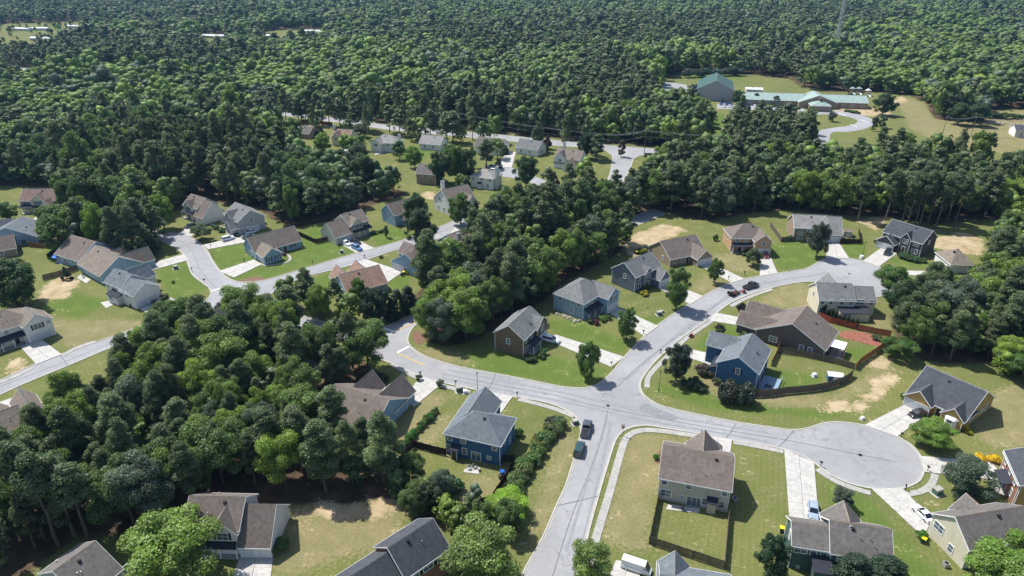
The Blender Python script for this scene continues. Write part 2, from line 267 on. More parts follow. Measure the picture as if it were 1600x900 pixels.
H_('two-storey light blue-grey house with grey hip roof and a boulder edge along its side', (912,473.4),(952,449),5.4,10.2,3.2,'hx','w_sky','r_grey',
   [(7.1,12.9,-3.4,4,5.3,2.3,'gy')],'L0:w1.6,3.7;w3.6,3.7;w8,3.7;w4,1|F1:X2.9,3.4;G2.9,.05|F0:w2,3.6;w5,3.6;d5,.05',[('F',.2,7,1.9,2.7)])
H_('two-storey tan-brown house with grey roof and white vehicle on the drive near the junction', (773,517.5),(818,529.5),5.5,11.6,2.9,'gy','w_brown','r_grey',
   [(2,8.9,6.6,12.6,5.3,2.2,'gx')],'F0:w3.9,2.9|R0:x1.6,3.6;x4.4,3.6;d4.5,.05;W2,.9|R1:X3,3.4;G3,.05',[('R',2.2,6.5,1.9,2.7)])
H_('white two-storey house with blue-grey roof and a black pickup at its garage', (163.5,439.5),(210.6,458),4.9,7.8,2.7,'gx','w_white','r_blue',
   [(8.2,15.2,-.6,7.2,4.5,2.4,'gx'),(2.5,7.5,5,11,4.8,2.6,'gy'),(3.5,8.8,-2.2,.3,2.7,.7,'sF')],'F0:w1.3,3.3;w4,3.3;w6.5,3.3;w1.2,.9|F1:w1,3;w3.4,3|R1:g2.1,.05;g5.2,.05|F3:W2,.9',(),None)
HO[-1]['w'] = 8.1
H_('pale ranch house with brown roof, middle of the three close-set houses on the left', (122,411),(156,430),3.1,13.0,4.1,'gx','w_sky','r_tan',
   [(3,8,8,14.6,3,3.2,'gy'),(9,14.8,8,17,3,3.4,'gy')],'F0:w2,1;w5,1;w6.6,1;w9,1;w12,1|R0:w4,1')
H_('ranch house with brown roof and a blue umbrella behind it on the left', (86,395.5),(123,407),3.1,13.5,4.2,'gx','w_sky','r_brown',
   [(1.5,6.5,8,14.5,3,3.2,'gy'),(7.5,12.8,8,17,3,3.6,'gy')],'F0:w2,1;s5,.05;w9,1;w11,1|R0:w4,1')
H_('white two-storey house with taupe roof and wide garage door at the left edge', (-35,527),(56,497),5.4,9.5,3.0,'hx','w_white','r_tan',
   [(9.4,15.9,-2.2,4,5.2,2.4,'gy')],'F1:X3.0,3.3;p5.6,3.8;G3.1,.05|F0:w6,3.6;d7.6,.05;w4,.9',[('F',1,9.2,1.9,2.7)])
H_('low pale house with blue-grey roof beside the left edge', (-29,372),(57,369),3,11.0,3.8,'gy','w_sky','r_blue',[],'F0:s13.5,.05;w5,1|R0:w3,1;w7,1')
H_('yellow-sided house with reddish brown roof and a blue vehicle in front', (30,313),(85,312),5.2,9.0,3.2,'gx','w_cream','r_red',
   [(4.6,9.8,-.6,4,5.1,2.4,'gy'),(9.0,14.4,-3.5,3,3.0,2.9,'gy')],'F1:X2.5,3.4|F0:X2.2,3.4;w2,.9;d5,.05|F2:G2.7,.05',[('F',0,9,1.7,2.7)])
H_('white house with brown roof and tall windowless gable beside the grey house', (286,319),(308,326),5.2,8.6,3.1,'gx','w_white','r_brown',
   [(9.3,14.2,-1.6,8.2,3.1,4.8,'gx'),(1.5,6.5,-.6,4,5.1,2.3,'gy')],'F2:X2.4,3.5;d2.5,.05|F0:w8,3.6|F1:g2.5,.05',[('F',0,7,1.6,2.7)])
H_('two-storey grey house with grey roofs and two vehicles by its side garage', (350,333),(371.5,346),5.2,10.0,3.2,'gx','w_grey','r_grey',
   [(3,8,-.6,4,5.1,2.4,'gy'),(7.0,12.0,-2.8,3,3.0,2.4,'gy')],'F1:W2.5,3.4|F2:w2.5,1|R0:w5,3.6;G5,.05;w2.5,1|F0:d3,.05',[('F',0,7,1.7,2.7)])
H_('ranch house with grey roof and a walkway curving round its front gable', (412,401),(439,393.5),3,6.4,2.3,'gy','w_sky','r_tan',
   [(-.5,16.0,5.8,14.6,3,4.0,'gx')],'F0:x1.6,.9;x4.6,.9|F1:w8.5,1;d10.5,.05;x13.5,.9|L0:G3.2,.05|L1:w3,1;w6,1')
H_('two-storey house with dark shutters, brown roof and three vehicles on its drive', (545,352),(575,343),5.2,8.6,3.1,'gx','w_cream','r_tan',
   [(-6.8,-.05,-1.5,8,3.1,4.0,'gx'),(.3,5.4,-.7,4,5.1,2.4,'gy')],'F1:g1.8,.05;g4.8,.05|F2:X1.4,3.5;X3.7,3.5|F0:x7.2,3.5;w6.8,.9;d3.2,.05',[('F',.3,8.4,1.8,2.7)])
H_('pale blue-sided house with brown roof behind the big round oak', (616,336),(655,325),4.6,8.6,3.3,'gx','w_sky','r_brown',[(3,7,-2.5,4,3.2,3.2,'gy')],'L0:p4,3.8|F1:g2,.05|F0:w8,3.2')
H_('pale blue-sided ranch house with brown roof and a wide white driveway', (612,406),(661,425),3,13.0,4.2,'gy','w_sky','r_brown',
   [(-4.0,4,6.5,12,3,2.6,'gx'),(2.5,7,12,16,3,2.2,'gy')],'F0:G3.2,.05;d6.5,.05;p10,1.2')
H_('small grey-roofed house with a white chimney among the trees', (685,375),(712,385),3,10,3.0,'gy','w_sky','r_tan',[(6.8,7.9,2,3.2,6.6,.01,'gy')],'F0:w2,1;w5,1')
H_('low house with orange-brown roof beside the bright green young tree', (543,457),(604.7,440.5),3,11.0,3.7,'gx','w_sky','r_orange',
   [(.3,5.2,8,14.8,3,2.9,'gy'),(6.2,11.6,8,14.2,3,3.1,'gy')],'F0:w3,1;s8.5,.05;p11.4,1.2|L0:w4,1|R0:w4,1')
H_('white gabled house with grey roofs and a chimney on its left side', (678,308),(704,320),5,12.0,4.6,'gy','w_white','r_tan',
   [(5,15,5,11,4.6,3.4,'gx'),(-1.0,0,4,5.4,10.6,.01,'gy')],'F0:W4.5,4.6;w3,1;w7,1|R1:w3,3')
H_('white two-storey house with pale hip roof and tall side chimney', (735,274),(770,279),5.2,8.6,2.6,'hx','w_white','r_pale',
   [(11.05,12.1,2,4,9.6,.01,'gy'),(4,5.6,-1,.2,2.4,.6,'sF')],'F0:w1.5,3.6;w5.5,3.6;w9.5,3.6;w8.5,.9;d5,.05|R0:w6,3.6')
H_('plain tan-sided house with brown roof under tall trees', (650,270),(680,272),5,9.0,3.0,'gx','w_tan','r_mid',[],'F0:w3,3.4;w6,3.4')
H_('white house with grey hip roof and a chimney beside the highway', (581,221),(618,224),5,9.0,3.0,'hx','w_white','r_pale',
   [(.6,6.2,-2.5,4,4.9,2.4,'gy'),(13.5,14.6,3,4.4,8.8,.01,'gy')],'F1:W2.8,3.2;G2.8,.05|F0:w9,3.2;w12,3.2')
H_('house with salmon-tan roofs, chimney and front garage near the highway', (518,213),(545,215),4.6,9.0,3.2,'gx','w_cream','r_orange',
   [(1,6,-1.5,4,4.5,2.8,'gy'),(7.0,12.5,-4,2,3.0,2.3,'gy'),(-1.1,0,4,5.2,9.6,.01,'gy')],'F1:W2.5,2.9|F2:G2.7,.05')
H_('small brown-roofed house beside the bare yard near the highway', (462,207),(482,209),3,9.0,3.0,'gx','w_tan','r_mid',[],'F0:w3,1;w6,1')
H_('grey-roofed house peeking out left of the dark tree clump', (655,223),(688,226),3.4,9.0,3.4,'gx','w_white','r_pale',[],'F0:w3,1;w8,1')
H_('long grey-roofed house with white gable beside the highway', (742,226),(784,231),3.6,9.0,3.4,'gx','w_white','r_mid',[(10,15,-2,4,3.5,2.6,'gy')],'F0:w3,1;w7,1|R0:w4,1')
H_('grey-roofed house with white end gable left of the white chimney house', (806,229),(840,234),3.6,9.0,3.4,'gx','w_white','r_grey',[],'F0:w3,1;w8,1|R0:w4,1')
H_('white house with front gable, grey roof and chimney by the side street', (867,245),(905,250),5,9.0,3.4,'gx','w_white','r_tan',
   [(.4,6.0,-1.4,4,4.9,3.2,'gy'),(6.5,12.0,-5,2,3.0,2.6,'gy'),(1.5,2.6,6,7.2,10.4,.01,'gy')],'F1:W2.8,3.2|F2:w2.5,1|F0:w11,3.2',[('F',0,6.2,1.6,2.7)])
H_('brown hip-roofed house half hidden by the roadside pines on the right', (1487,412),(1522,413),3.2,10,3.2,'hx','w_white','r_tan',[],'F0:G3,.05;w6,1')
H_('grey-roofed house cut off by the bottom edge below the fenced lawn', (1030,955),(1146,976),4.8,9.0,2.6,'gx','w_slate','r_blue',[(-.2,4.3,4,9.6,4.7,2.5,'gy')],'F0:w3,3')
H_('house with brown gabled roofs at the left edge below the road', (-40,700),(44,668),3,9.5,3.4,'gx','w_sky','r_tan',[(2,8,6,12.5,3,2.9,'gy'),(9,13.4,6,13.5,3,2.6,'gy')],'F0:w3,1;w7,1|R0:w4,1')
H_('dark-roofed house hidden among the trees below the left junction', (318,515),(372,503),3,9,3.0,'gx','w_grey','r_dark',[],'F0:w3,1;w7,1')
H_('house with dull grey roof behind the left woods', (352,222),(392,224),3.6,10,3.6,'hx','w_tan','r_pale',[],'F0:w3,1;w8,1')
H_('low brown-roofed house behind the big dark oak at the left edge', (-45,398),(24,386),3,9,3.2,'gx','w_tan','r_brown',[],'F0:w3,1;w8,1')
H_('dark grey-roofed house at the left edge beyond the oak', (-45,361),(14,358),3,8,2.6,'gx','w_tan','r_dark',[],'F0:w3,1;w8,1')
# school
H_('long school building with pale green metal roof and entrance gable', (1160,154.5),(1357,161),4,18,3.2,'gx','w_tan','r_school',
   [(36,60,-4,14,4.0,4.6,'gy'),(42,54,-14,-3.9,3.8,2.4,'hy')],'F0:W5,1;W11,1;W17,1;W23,1;W29,1;W65,1;W71,1;W77,1|F2:d6,.05')
H_('school gymnasium with dark green gable roof and grey walls', (1090,138),(1147,140.5),8,36,6.0,'gy','w_grey','r_gym',[(-4,0,4,30,5,2,'sL')],'F0:d6,.05;d18,.05')
H_('white portable classroom behind the school', (1166,139),(1192,140),3.2,8,.8,'gx','w_white','r_white',[],'F0:w3,1;w8,1;d6,.05')
H_('dark-roofed shelter with a white yard at the right edge of the field', (1588,203),(1640,206),4,10,2,'gx','w_white','r_dark',[],'F0:w3,1')
for i, (a, b, c, d, e) in enumerate([(16,44,44,45,'leftmost in the upper left clearing'),(48,44,73,44,'second from the left in the upper left clearing'),(101,40,127,41,'right end of the upper left clearing'),(46,59,77,60,'nearest in the upper left clearing'),(22,110,50,110,'beside the lower left pine band'),(60,108,88,108,'just right of its twin by the pine band'),(315,55,335,56,'left one of the pair seen above the pine band'),(338,56,353,56,'right one of the pair seen above the pine band'),(413,55,427,56,'beside dark trees at upper left of centre'),(472,48,506,49,'long one in the gap at upper left of centre')]):
    H_('distant white mobile home, '+e, (a,b),(c,d),3,7,1.2,'gx','w_white','r_white',[],'F0:w3,1;w8,1;w13,1', far=True)

def frame_of(h):
    a = at(*h['A'], h['ez']); b = at(*h['B'], h['ez']); w = math.hypot(b[0]-a[0], b[1]-a[1])
    return a, math.atan2(b[1]-a[1], b[0]-a[0]), (h['w'] or w)
foot = []
for h in HO:
    a, ang, w_ = frame_of(h); h['fr'] = (a, ang, w_)
    x0 = min([0]+[g[0] for g in h['wings']]); x1 = max([w_]+[g[1] for g in h['wings']]); y0 = min([0]+[g[2] for g in h['wings']]); y1 = max([h['d']]+[g[3] for g in h['wings']])
    foot.append((a, ang, x0, x1, y0, y1))
def in_foot(x, y, mrg):
    for a, ang, x0, x1, y0, y1 in foot:
        dx, dy = x-a[0], y-a[1]; u = dx*math.cos(ang)+dy*math.sin(ang); v = -dx*math.sin(ang)+dy*math.cos(ang)
        if x0-mrg < u < x1+mrg and y0-mrg < v < y1+mrg: return True
    return False
# ---------------- woods: where trees stand ----------------
BIG1 = [(-900,3),(2500,3),(2500,283),(1640,283),(1500,266),(1400,256),(1260,243),(1150,237),(1062,232),(950,224),(857,215),(775,207),(702,201),(615,193),(540,183),(480,176),(440,172),(440,225),(470,262),(540,285),(600,290),(640,302),(590,318),(560,330),(520,340),(480,350),(445,350),(425,342),(400,322),(345,316),(285,316),(262,342),(200,348),(125,350),(95,330),(88,292),(-10,290),(-100,300),(-900,420)]
BIG2 = [(990,314),(1015,290),(1045,266),(1150,256),(1260,266),(1400,285),(1500,294),(2500,330),(2500,420),(1640,345),(1545,342),(1460,350),(1380,338),(1310,336),(1240,328),(1180,331),(1110,345),(1065,340),(1040,328),(975,340),(800,420),(700,462),(665,478),(640,470),(690,425),(740,390),(742,374),(800,352),(860,338),(900,325),(955,320)]
W1 = [(-300,800),(-60,790),(0,745),(60,702),(110,662),(190,612),(228,556),(250,538),(325,520),(430,522),(530,548),(572,566),(582,590),(570,600),(515,612),(490,650),(540,700),(590,712),(625,745),(640,775),(560,785),(440,786),(290,790),(255,840),(190,838),(120,838),(40,900),(-300,960)]
W1B = [(610,735),(640,745),(690,785),(790,815),(815,830),(800,850),(720,828),(650,812),(620,790)]
W2 = [(668,512),(800,446),(960,376),(985,378),(955,402),(870,448),(852,470),(790,500),(768,515),(745,530),(700,540),(668,534)]
W5 = [(1392,492),(1420,482),(1500,476),(1545,445),(1552,400),(1560,372),(1700,345),(1800,600),(1600,580),(1560,565),(1480,568),(1430,560),(1402,540)]
CLEAR = [[(1028,165),(1033,122),(1085,110),(1240,122),(1250,140),(1410,146),(1445,158),(1462,186),(1540,192),(1540,172),(1640,168),(1640,278),(1560,270),(1470,260),(1300,247),(1262,245),(1270,210),(1200,201),(1138,195),(1135,232),(1108,232),(1108,180),(1075,170)],
 [(-20,82),(-20,38),(135,33),(138,66),(85,90),(20,92)],[(15,138),(12,104),(92,103),(95,134)],[(305,82),(308,52),(358,52),(356,80)],[(408,80),(410,48),(512,44),(512,74)],[(1390,4),(1470,3),(1470,14),(1400,14)],[(1570,4),(1640,4),(1640,12),(1575,12)]]
PINEZ = [(200,85,215,26,.92,.2),(900,50,230,22,.85,.2),(1290,28,160,16,.85,.2),(1100,45,150,16,.8,.2),(140,18,260,16,.8,.1),(960,125,60,42,.95,.2),(600,165,200,34,.7,.3),(840,175,60,40,.6,.3),(1230,108,60,40,.8,.3),(300,250,130,40,.92,.2),(200,215,60,25,.5,.3),(540,120,200,45,.05,.9),(200,140,230,38,.05,.75),(720,110,120,40,.05,.5),(1040,90,90,35,.1,.8),(540,270,110,50,.1,.25),
 (1145,290,110,55,.6,.2),(1330,280,90,55,.4,.6),(1500,260,100,40,.6,.35),(1210,195,75,40,.97,.1),(1430,85,170,60,.1,.6),(1560,380,60,80,.2,.8),(1500,480,90,70,.75,.3),(1550,550,60,25,.1,.8),(300,560,160,60,.45,.45),(220,700,240,90,.55,.38),(500,700,100,60,.78,.3),(560,560,60,60,.7,.3),(120,130,100,30,.05,.8),(60,250,90,40,.15,.25),(820,330,110,70,.45,.3),(700,450,60,60,.15,.5),(900,380,60,50,.35,.4)]
def zone(px, py):
    best = None
    for cx, cy, rx, ry, pp, br in PINEZ:
        q = ((px-cx)/rx)**2+((py-cy)/ry)**2
        if q < 1.15 and (best is None or q < best[0]): best = (q, pp, br)
    return (best[1], best[2]) if best else (.25, .5)
W7 = [(84,378),(120,360),(235,352),(258,368),(240,402),(205,414),(150,400),(100,396)]
wBIG1, wBIG2, wW1, wW1B, wW2, wW5, wW7 = map(W, (BIG1, BIG2, W1, W1B, W2, W5, W7)); wCLEAR = [W(c) for c in CLEAR]
rpoly = [r[1] for r in roads]
TREES = []       # x, y, h, r, kind, tint, wood
def scatter(poly, sp, x0, x1, y0, y1, hr, wood, margin=2.0, maxd=1e9, mind=0):
    gx = np.arange(x0, x1, sp); gy = np.arange(y0, y1, sp*.87)
    X, Y = np.meshgrid(gx, gy); X = X+(np.arange(X.shape[0]) % 2)[:, None]*sp/2
    X = (X+rng.uniform(-.42, .42, X.shape)*sp).ravel(); Y = (Y+rng.uniform(-.42, .42, Y.shape)*sp).ravel()
    k = inpoly(X, Y, poly)
    for ci, c in enumerate(wCLEAR):
        if not (wood == 'the upper left clearing' and ci in (1, 2)): k &= ~inpoly(X, Y, c)
    for r in rpoly:
        bx = [p[0] for p in r]; k &= ~inpoly(X, Y, r)
    zz = np.full(X.shape, 8.0)-CAMH; d = Y*CP-zz*SP; px = 800+FP*X/d
    k &= (px > -90) & (px < 1690) & (d < maxd) & (d >= mind)
    X, Y, d = X[k], Y[k], d[k]
    for x, y, dd in zip(X, Y, d):
        if dd < 420 and in_foot(x, y, margin): continue
        h = random.uniform(*hr); ppx, ppy, _ = proj(x, y, h*.65); pp, br = zone(ppx, ppy)
        n = .5+.5*math.sin(x*.05+1.3*math.sin(y*.041))*math.cos(y*.06+x*.013)
        pine = random.random() < pp
        if pine:
            h *= 1.12; r = random.uniform(3.4, 4.8)*h/17; t = random.uniform(.8, 1.2); g = random.random()
            tint = (.104*t+.028*g, .154*t+.012*g, .058*t+.012*g)
        else:
            r = random.uniform(3.8, 6.2)*h/15; b = min(1, max(0, br*.60+.50*(n-.35)+random.gauss(0, .20)))
            t = random.uniform(.85, 1.15)
            tint = tuple(t*(a*(1-b)+c*b) for a, c in zip((.066,.122,.038), (.215,.310,.046)))
            if random.random() < .07: tint = (.12,.165,.10)
            q_ = random.random()
            if q_ < .08: h *= .72
            elif q_ < .18 and sp < 7: h *= .45; r *= .62
        if sp > 6.5 and random.random() < .12: h *= 1.3
        if sp > 6.5: h *= 1+.22*math.sin(x*.021+2)*math.sin(y*.017+x*.006); r *= random.uniform(.75, 1.3)
        TREES.append((x, y, h, r*(max(1, sp/6.0)**.6 if 8 < sp < 13 and dd > 440 else 1), 'pine' if pine else 'broad', tint, wood))
scatter(wW1, 5.2, -260, 60, 60, 170, (8, 16.5), 'the lower left wood')
scatter(wW1B, 3.2, -60, 30, 60, 120, (5, 8.5), 'the thicket behind the deep blue house')
scatter(wW2, 4.6, -60, 80, 100, 240, (11, 17), 'the strip of wood between the entrance road and the houses')
scatter(W([(1515,562),(1660,558),(1660,606),(1565,596)]), 4.8, 90, 220, 90, 200, (7, 12), 'the wood at the right edge')
scatter(wW7, 6.0, -200, -80, 190, 280, (10, 16), 'the clump by the left loop road')
scatter(wW5, 4.8, 70, 260, 100, 260, (10, 16), 'the wood at the right edge')
scatter(wBIG2, 5.6, -120, 420, 140, 420, (12, 18), 'the wood north of the right-hand houses', maxd=460)
scatter(wBIG1, 6.6, -520, 620, 180, 480, (12, 18), 'the great forest north of the houses', maxd=450)
scatter(wBIG1, 9.0, -900, 900, 380, 760, (12, 18), 'the great forest north of the houses', mind=450, maxd=720)
scatter(wBIG1, 12.5, -1600, 1600, 640, 1900, (12, 19), 'the great forest north of the houses', mind=720, maxd=1850)

MIDP = [(432,190),(480,190),(540,197),(615,208),(702,216),(775,223),(857,231),(945,238),(948,290),(880,300),(800,330),(745,340),(700,300),(650,300),(640,262),(560,262),(500,245),(440,225)]
HWYP = [(395,176),(480,188),(540,195),(615,206),(702,214),(775,221),(857,229),(945,238),(945,246),(857,238),(775,230),(702,223),(615,215),(540,204),(480,197),(395,186)]
wMID, wHWY = W(MIDP), W(HWYP)
scatter(W([(398,483),(440,474),(500,480),(545,498),(572,514),(566,520),(520,505),(440,487),(400,488)]), 4.6, -110, -20, 150, 210, (9, 14), 'the strip of trees along the connecting road', margin=1.5)
scatter(wHWY, 9.5, -200, 80, 300, 470, (12, 18), 'the tree row along the highway')
scatter(wMID, 25, -200, 80, 240, 470, (9, 16), 'the gardens below the highway', margin=2.5)
for q in (0, 1): scatter(W([(0,30),(140,30),(140,66),(0,80)]) if q == 0 else W([(0,100),(100,100),(100,120),(0,120)]), 26 if q == 0 else 16, -1300, -300, 500, 1100, (6, 10), 'the upper left clearing')
# ---------------- ground ----------------
def in_px(polys, X, Y):
    r = np.zeros(X.shape)
    for p in polys: r = np.maximum(r, inpoly(X, Y, W(p)))
    return r
LUSH = [[(325,392),(395,374),(420,405),(345,428)],[(350,434),(420,412),(470,386),(520,368),(562,392),(480,415),(400,440),(372,441)],[(448,366),(505,350),(515,372),(480,384)],[(572,362),(620,354),(660,368),(592,388)],[(428,458),(480,440),(560,405),(575,400),(520,430),(505,470),(430,475)],[(600,440),(640,425),(640,445),(610,455)],
 [(700,562),(770,545),(850,556),(950,575),(930,600),(880,602),(720,575)],[(850,502),(900,498),(985,535),(975,555),(870,525)],[(985,498),(1045,492),(1010,520),(985,512)],[(1200,385),(1240,372),(1292,400),(1270,415),(1218,423)],[(1312,388),(1350,368),(1355,398),(1335,408)],[(1078,545),(1125,502),(1170,514),(1150,545),(1118,552)],[(1010,602),(1060,625),(1110,640),(1300,655),(1345,642),(1290,640),(1180,628),(1030,600)],[(1205,575),(1290,588),(1280,603),(1205,608)],[(1315,545),(1372,545),(1340,568)],[(1290,752),(1350,772),(1440,868),(1480,910),(1410,910),(1390,835),(1300,795)],
 [(1110,175),(1135,180),(1130,225),(1108,225)],[(55,480),(110,455),(175,470),(120,500)],[(1375,400),(1440,408),(1470,412),(1440,418),(1400,414)],[(70,385),(100,392),(110,410),(75,410)],[(1075,116),(1165,118),(1160,124),(1075,124)],[(245,425),(290,400),(325,452),(270,475)],[(640,225),(680,235),(650,262),(625,250)]]
DIRT = [[(972,380),(1000,362),(1040,350),(1078,360),(1040,378),(1005,386),(982,402)],[(1462,372),(1500,362),(1535,372),(1535,398),(1490,396),(1462,388)],[(1322,634),(1350,618),(1376,588),(1392,580),(1408,588),(1380,616),(1345,642),(1326,643)],[(1275,640),(1300,625),(1340,632),(1330,642),(1280,645)],[(75,440),(105,428),(125,440),(105,465),(72,470),(60,480),(62,462)],[(440,795),(640,775),(650,800),(560,812),(440,805)],[(470,190),(520,190),(518,202),(478,200)],[(1350,570),(1375,555),(1400,560),(1380,585)],[(1590,720),(1530,735),(1590,705)],[(20,560),(45,562),(30,585),(2,582)],[(1385,160),(1412,150),(1418,158),(1395,165)],[(1340,345),(1390,335),(1370,360)],[(72,372),(95,362),(98,378),(70,380)],[(660,300),(680,298),(682,312),(662,310)],[(1290,170),(1370,170),(1400,178),(1360,182)],[(1040,505),(1062,500),(1050,520)],[(720,375),(745,380),(730,400)]]
WORN = [[(1400,150),(1440,158),(1462,186),(1540,172),(1640,172),(1640,240),(1500,240),(1420,200)],[(640,542),(700,545),(760,575),(700,570),(650,550)],[(760,770),(790,755),(770,790),(720,780)],[(652,690),(700,640),(712,645),(680,700)],[(950,845),(1010,838),(1025,858),(985,862)],[(945,805),(955,792),(985,790),(982,832),(942,838)],[(880,660),(905,690),(850,850),(820,870),(830,800)],[(980,672),(1090,690),(1030,760),(1010,840),(940,850)],[(60,500),(250,500),(130,550),(60,520)],[(430,790),(640,790),(620,850),(420,905)],[(1230,440),(1285,450),(1280,480),(1175,480)],[(1345,480),(1400,500),(1390,520),(1340,500)],[(1500,640),(1600,590),(1640,700),(1540,700)],[(1085,440),(1110,430),(1150,450),(1110,455),(1080,460)],[(630,620),(700,610),(650,700),(600,700)],[(740,745),(800,740),(780,790),(700,770)],[(1150,395),(1190,420),(1140,425),(1110,400)],[(1080,580),(1220,610),(1300,620),(1390,560),(1400,590),(1290,640),(1130,630)]]
xs = np.concatenate([np.linspace(-4200, -1050, 8), np.arange(-1000, -405, 20), np.linspace(-400, -262, 30), np.arange(-260, 300, 1.25), np.linspace(302, 420, 25), np.arange(440, 1000, 20), np.linspace(1050, 4200, 8)])
ys = np.concatenate([np.linspace(-400, 40, 6), np.arange(55, 330, 1.25), np.arange(331, 520, 3.0), np.arange(530, 1700, 14), np.linspace(1720, 6500, 16)])
GX, GY = np.meshgrid(xs, ys)
def blur(a, n=2):
    for _ in range(n):
        b = a.copy(); b[1:-1, 1:-1] = (a[1:-1, 1:-1]*2+a[:-2, 1:-1]+a[2:, 1:-1]+a[1:-1, :-2]+a[1:-1, 2:])/6; a = b
    return a
lush = blur(in_px(LUSH, GX, GY)); dirt = blur(in_px(DIRT, GX, GY)); worn = blur(in_px(WORN, GX, GY), 3)
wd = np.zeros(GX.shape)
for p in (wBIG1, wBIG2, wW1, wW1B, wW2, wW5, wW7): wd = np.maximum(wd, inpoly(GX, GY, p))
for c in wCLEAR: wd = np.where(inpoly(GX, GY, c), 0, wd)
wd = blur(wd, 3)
def fast_mesh(name, V, F, mats, colors=None, attrs=None):
    me = bpy.data.meshes.new(name); V = np.asarray(V, np.float32); F = np.asarray(F, np.int32); k = F.shape[1]
    me.vertices.add(len(V)); me.vertices.foreach_set('co', V.ravel()); me.loops.add(F.size); me.loops.foreach_set('vertex_index', F.ravel())
    me.polygons.add(len(F)); me.polygons.foreach_set('loop_start', np.arange(len(F), dtype=np.int32)*k); me.polygons.foreach_set('loop_total', np.full(len(F), k, np.int32))
    me.update(calc_edges=True)
    if colors is not None:
        ca = me.color_attributes.new('tint', 'FLOAT_COLOR', 'POINT'); cc = np.ones((len(V), 4), np.float32); cc[:, :3] = colors; ca.data.foreach_set('color', cc.ravel())
    for n, a in (attrs or {}).items():
        at_ = me.attributes.new(n, 'FLOAT', 'POINT'); at_.data.foreach_set('value', np.asarray(a, np.float32).ravel())
    for m in mats: me.materials.append(m)
    return me
ny_, nx_ = GX.shape; idx = np.arange(ny_*nx_).reshape(ny_, nx_)
F = np.stack([idx[:-1, :-1], idx[:-1, 1:], idx[1:, 1:], idx[1:, :-1]], -1).reshape(-1, 4)
def ground_mat():
    m = bpy.data.materials.new('ground'); m.use_nodes = True; nt = m.node_tree; N = nt.nodes; L = nt.links; p = N['Principled BSDF']
    p.inputs['Roughness'].default_value = 1; p.inputs['Specular IOR Level'].default_value = .1
    g = N.new('ShaderNodeNewGeometry')
    def noise(sc, det=5, lo=.3, hi=.7, vec=None):
        n = N.new('ShaderNodeTexNoise'); n.inputs['Scale'].default_value = sc; n.inputs['Detail'].default_value = det
        L.new(vec or g.outputs['Position'], n.inputs['Vector']); r = N.new('ShaderNodeMapRange'); r.inputs[1].default_value = lo; r.inputs[2].default_value = hi; L.new(n.outputs[0], r.inputs[0]); return r.outputs[0]
    def mth(op, a, b):
        k = N.new('ShaderNodeMath'); k.operation = op; k.use_clamp = True
        for i, v in enumerate((a, b)):
            if isinstance(v, (int, float)): k.inputs[i].default_value = v
            else: L.new(v, k.inputs[i])
        return k.outputs[0]
    def mix(f, a, b):
        k = N.new('ShaderNodeMix'); k.data_type = 'RGBA'
        if isinstance(f, float): k.inputs[0].default_value = f
        else: L.new(f, k.inputs[0])
        for i, v in ((6, a), (7, b)):
            if isinstance(v, tuple): k.inputs[i].default_value = (*v, 1)
            else: L.new(v, k.inputs[i])
        return k.outputs[2]
    def attr(n): a = N.new('ShaderNodeAttribute'); a.attribute_name = n; return a.outputs['Fac']
    def edge(a, nz, lo=.42, hi=.58, amt=.5):          # attribute perturbed by noise, then thresholded
        s = mth('ADD', a, 0.0); k = N.new('ShaderNodeMath'); k.operation = 'MULTIPLY_ADD'; L.new(nz, k.inputs[0]); k.inputs[1].default_value = amt; k.inputs[2].default_value = -amt/2
        k2 = N.new('ShaderNodeMath'); k2.operation = 'ADD'; L.new(s, k2.inputs[0]); L.new(k.outputs[0], k2.inputs[1])
        r = N.new('ShaderNodeMapRange'); r.inputs[1].default_value = lo; r.inputs[2].default_value = hi; L.new(k2.outputs[0], r.inputs[0]); return r.outputs[0]
    big, med, fine, tiny = noise(.035, 4), noise(.25, 6), noise(1.3, 6), noise(7, 4, .2, .8)
    c = mix(big, (.098,.124,.034), (.138,.152,.046))
    c = mix(mth('MULTIPLY', mth('MULTIPLY', med, fine), .55), c, (.245,.205,.105))
    lushc = mix(med, (.078,.125,.026), (.110,.150,.034))
    c = mix(edge(attr('lush'), med, .2, .8, .7), c, lushc)
    # mowing stripes: wheel marks left in the turf
    mp = N.new('ShaderNodeMapping'); mp.inputs['Rotation'].default_value = (0, 0, .35); L.new(g.outputs['Position'], mp.inputs[0])
    wv = N.new('ShaderNodeTexWave'); wv.inputs['Scale'].default_value = .28; wv.inputs['Distortion'].default_value = 3.5; wv.inputs['Detail Scale'].default_value = .3; L.new(mp.outputs[0], wv.inputs['Vector'])
    sh = N.new('ShaderNodeMapRange'); sh.inputs[3].default_value = .965; sh.inputs[4].default_value = 1.035; L.new(wv.outputs[0], sh.inputs[0])
    sc = N.new('ShaderNodeVectorMath'); sc.operation = 'SCALE'; L.new(c, sc.inputs[0]); L.new(sh.outputs[0], sc.inputs['Scale']); c = sc.outputs[0]
    c = mix(mth('MULTIPLY', edge(attr('worn'), fine, .25, .8, .9), .55), c, mix(med, (.215,.18,.095), (.30,.24,.14)))
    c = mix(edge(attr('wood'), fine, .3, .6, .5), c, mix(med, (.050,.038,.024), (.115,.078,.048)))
    c = mix(edge(attr('dirt'), mix(.5, med, fine), .30, .72, 1.3), c, mix(med, (.27,.21,.11), (.46,.37,.24)))
    fm = N.new('ShaderNodeMapRange'); fm.inputs[3].default_value = .74; fm.inputs[4].default_value = 1.26; L.new(mix(.6, tiny, noise(2.6, 5, .25, .75)), fm.inputs[0])
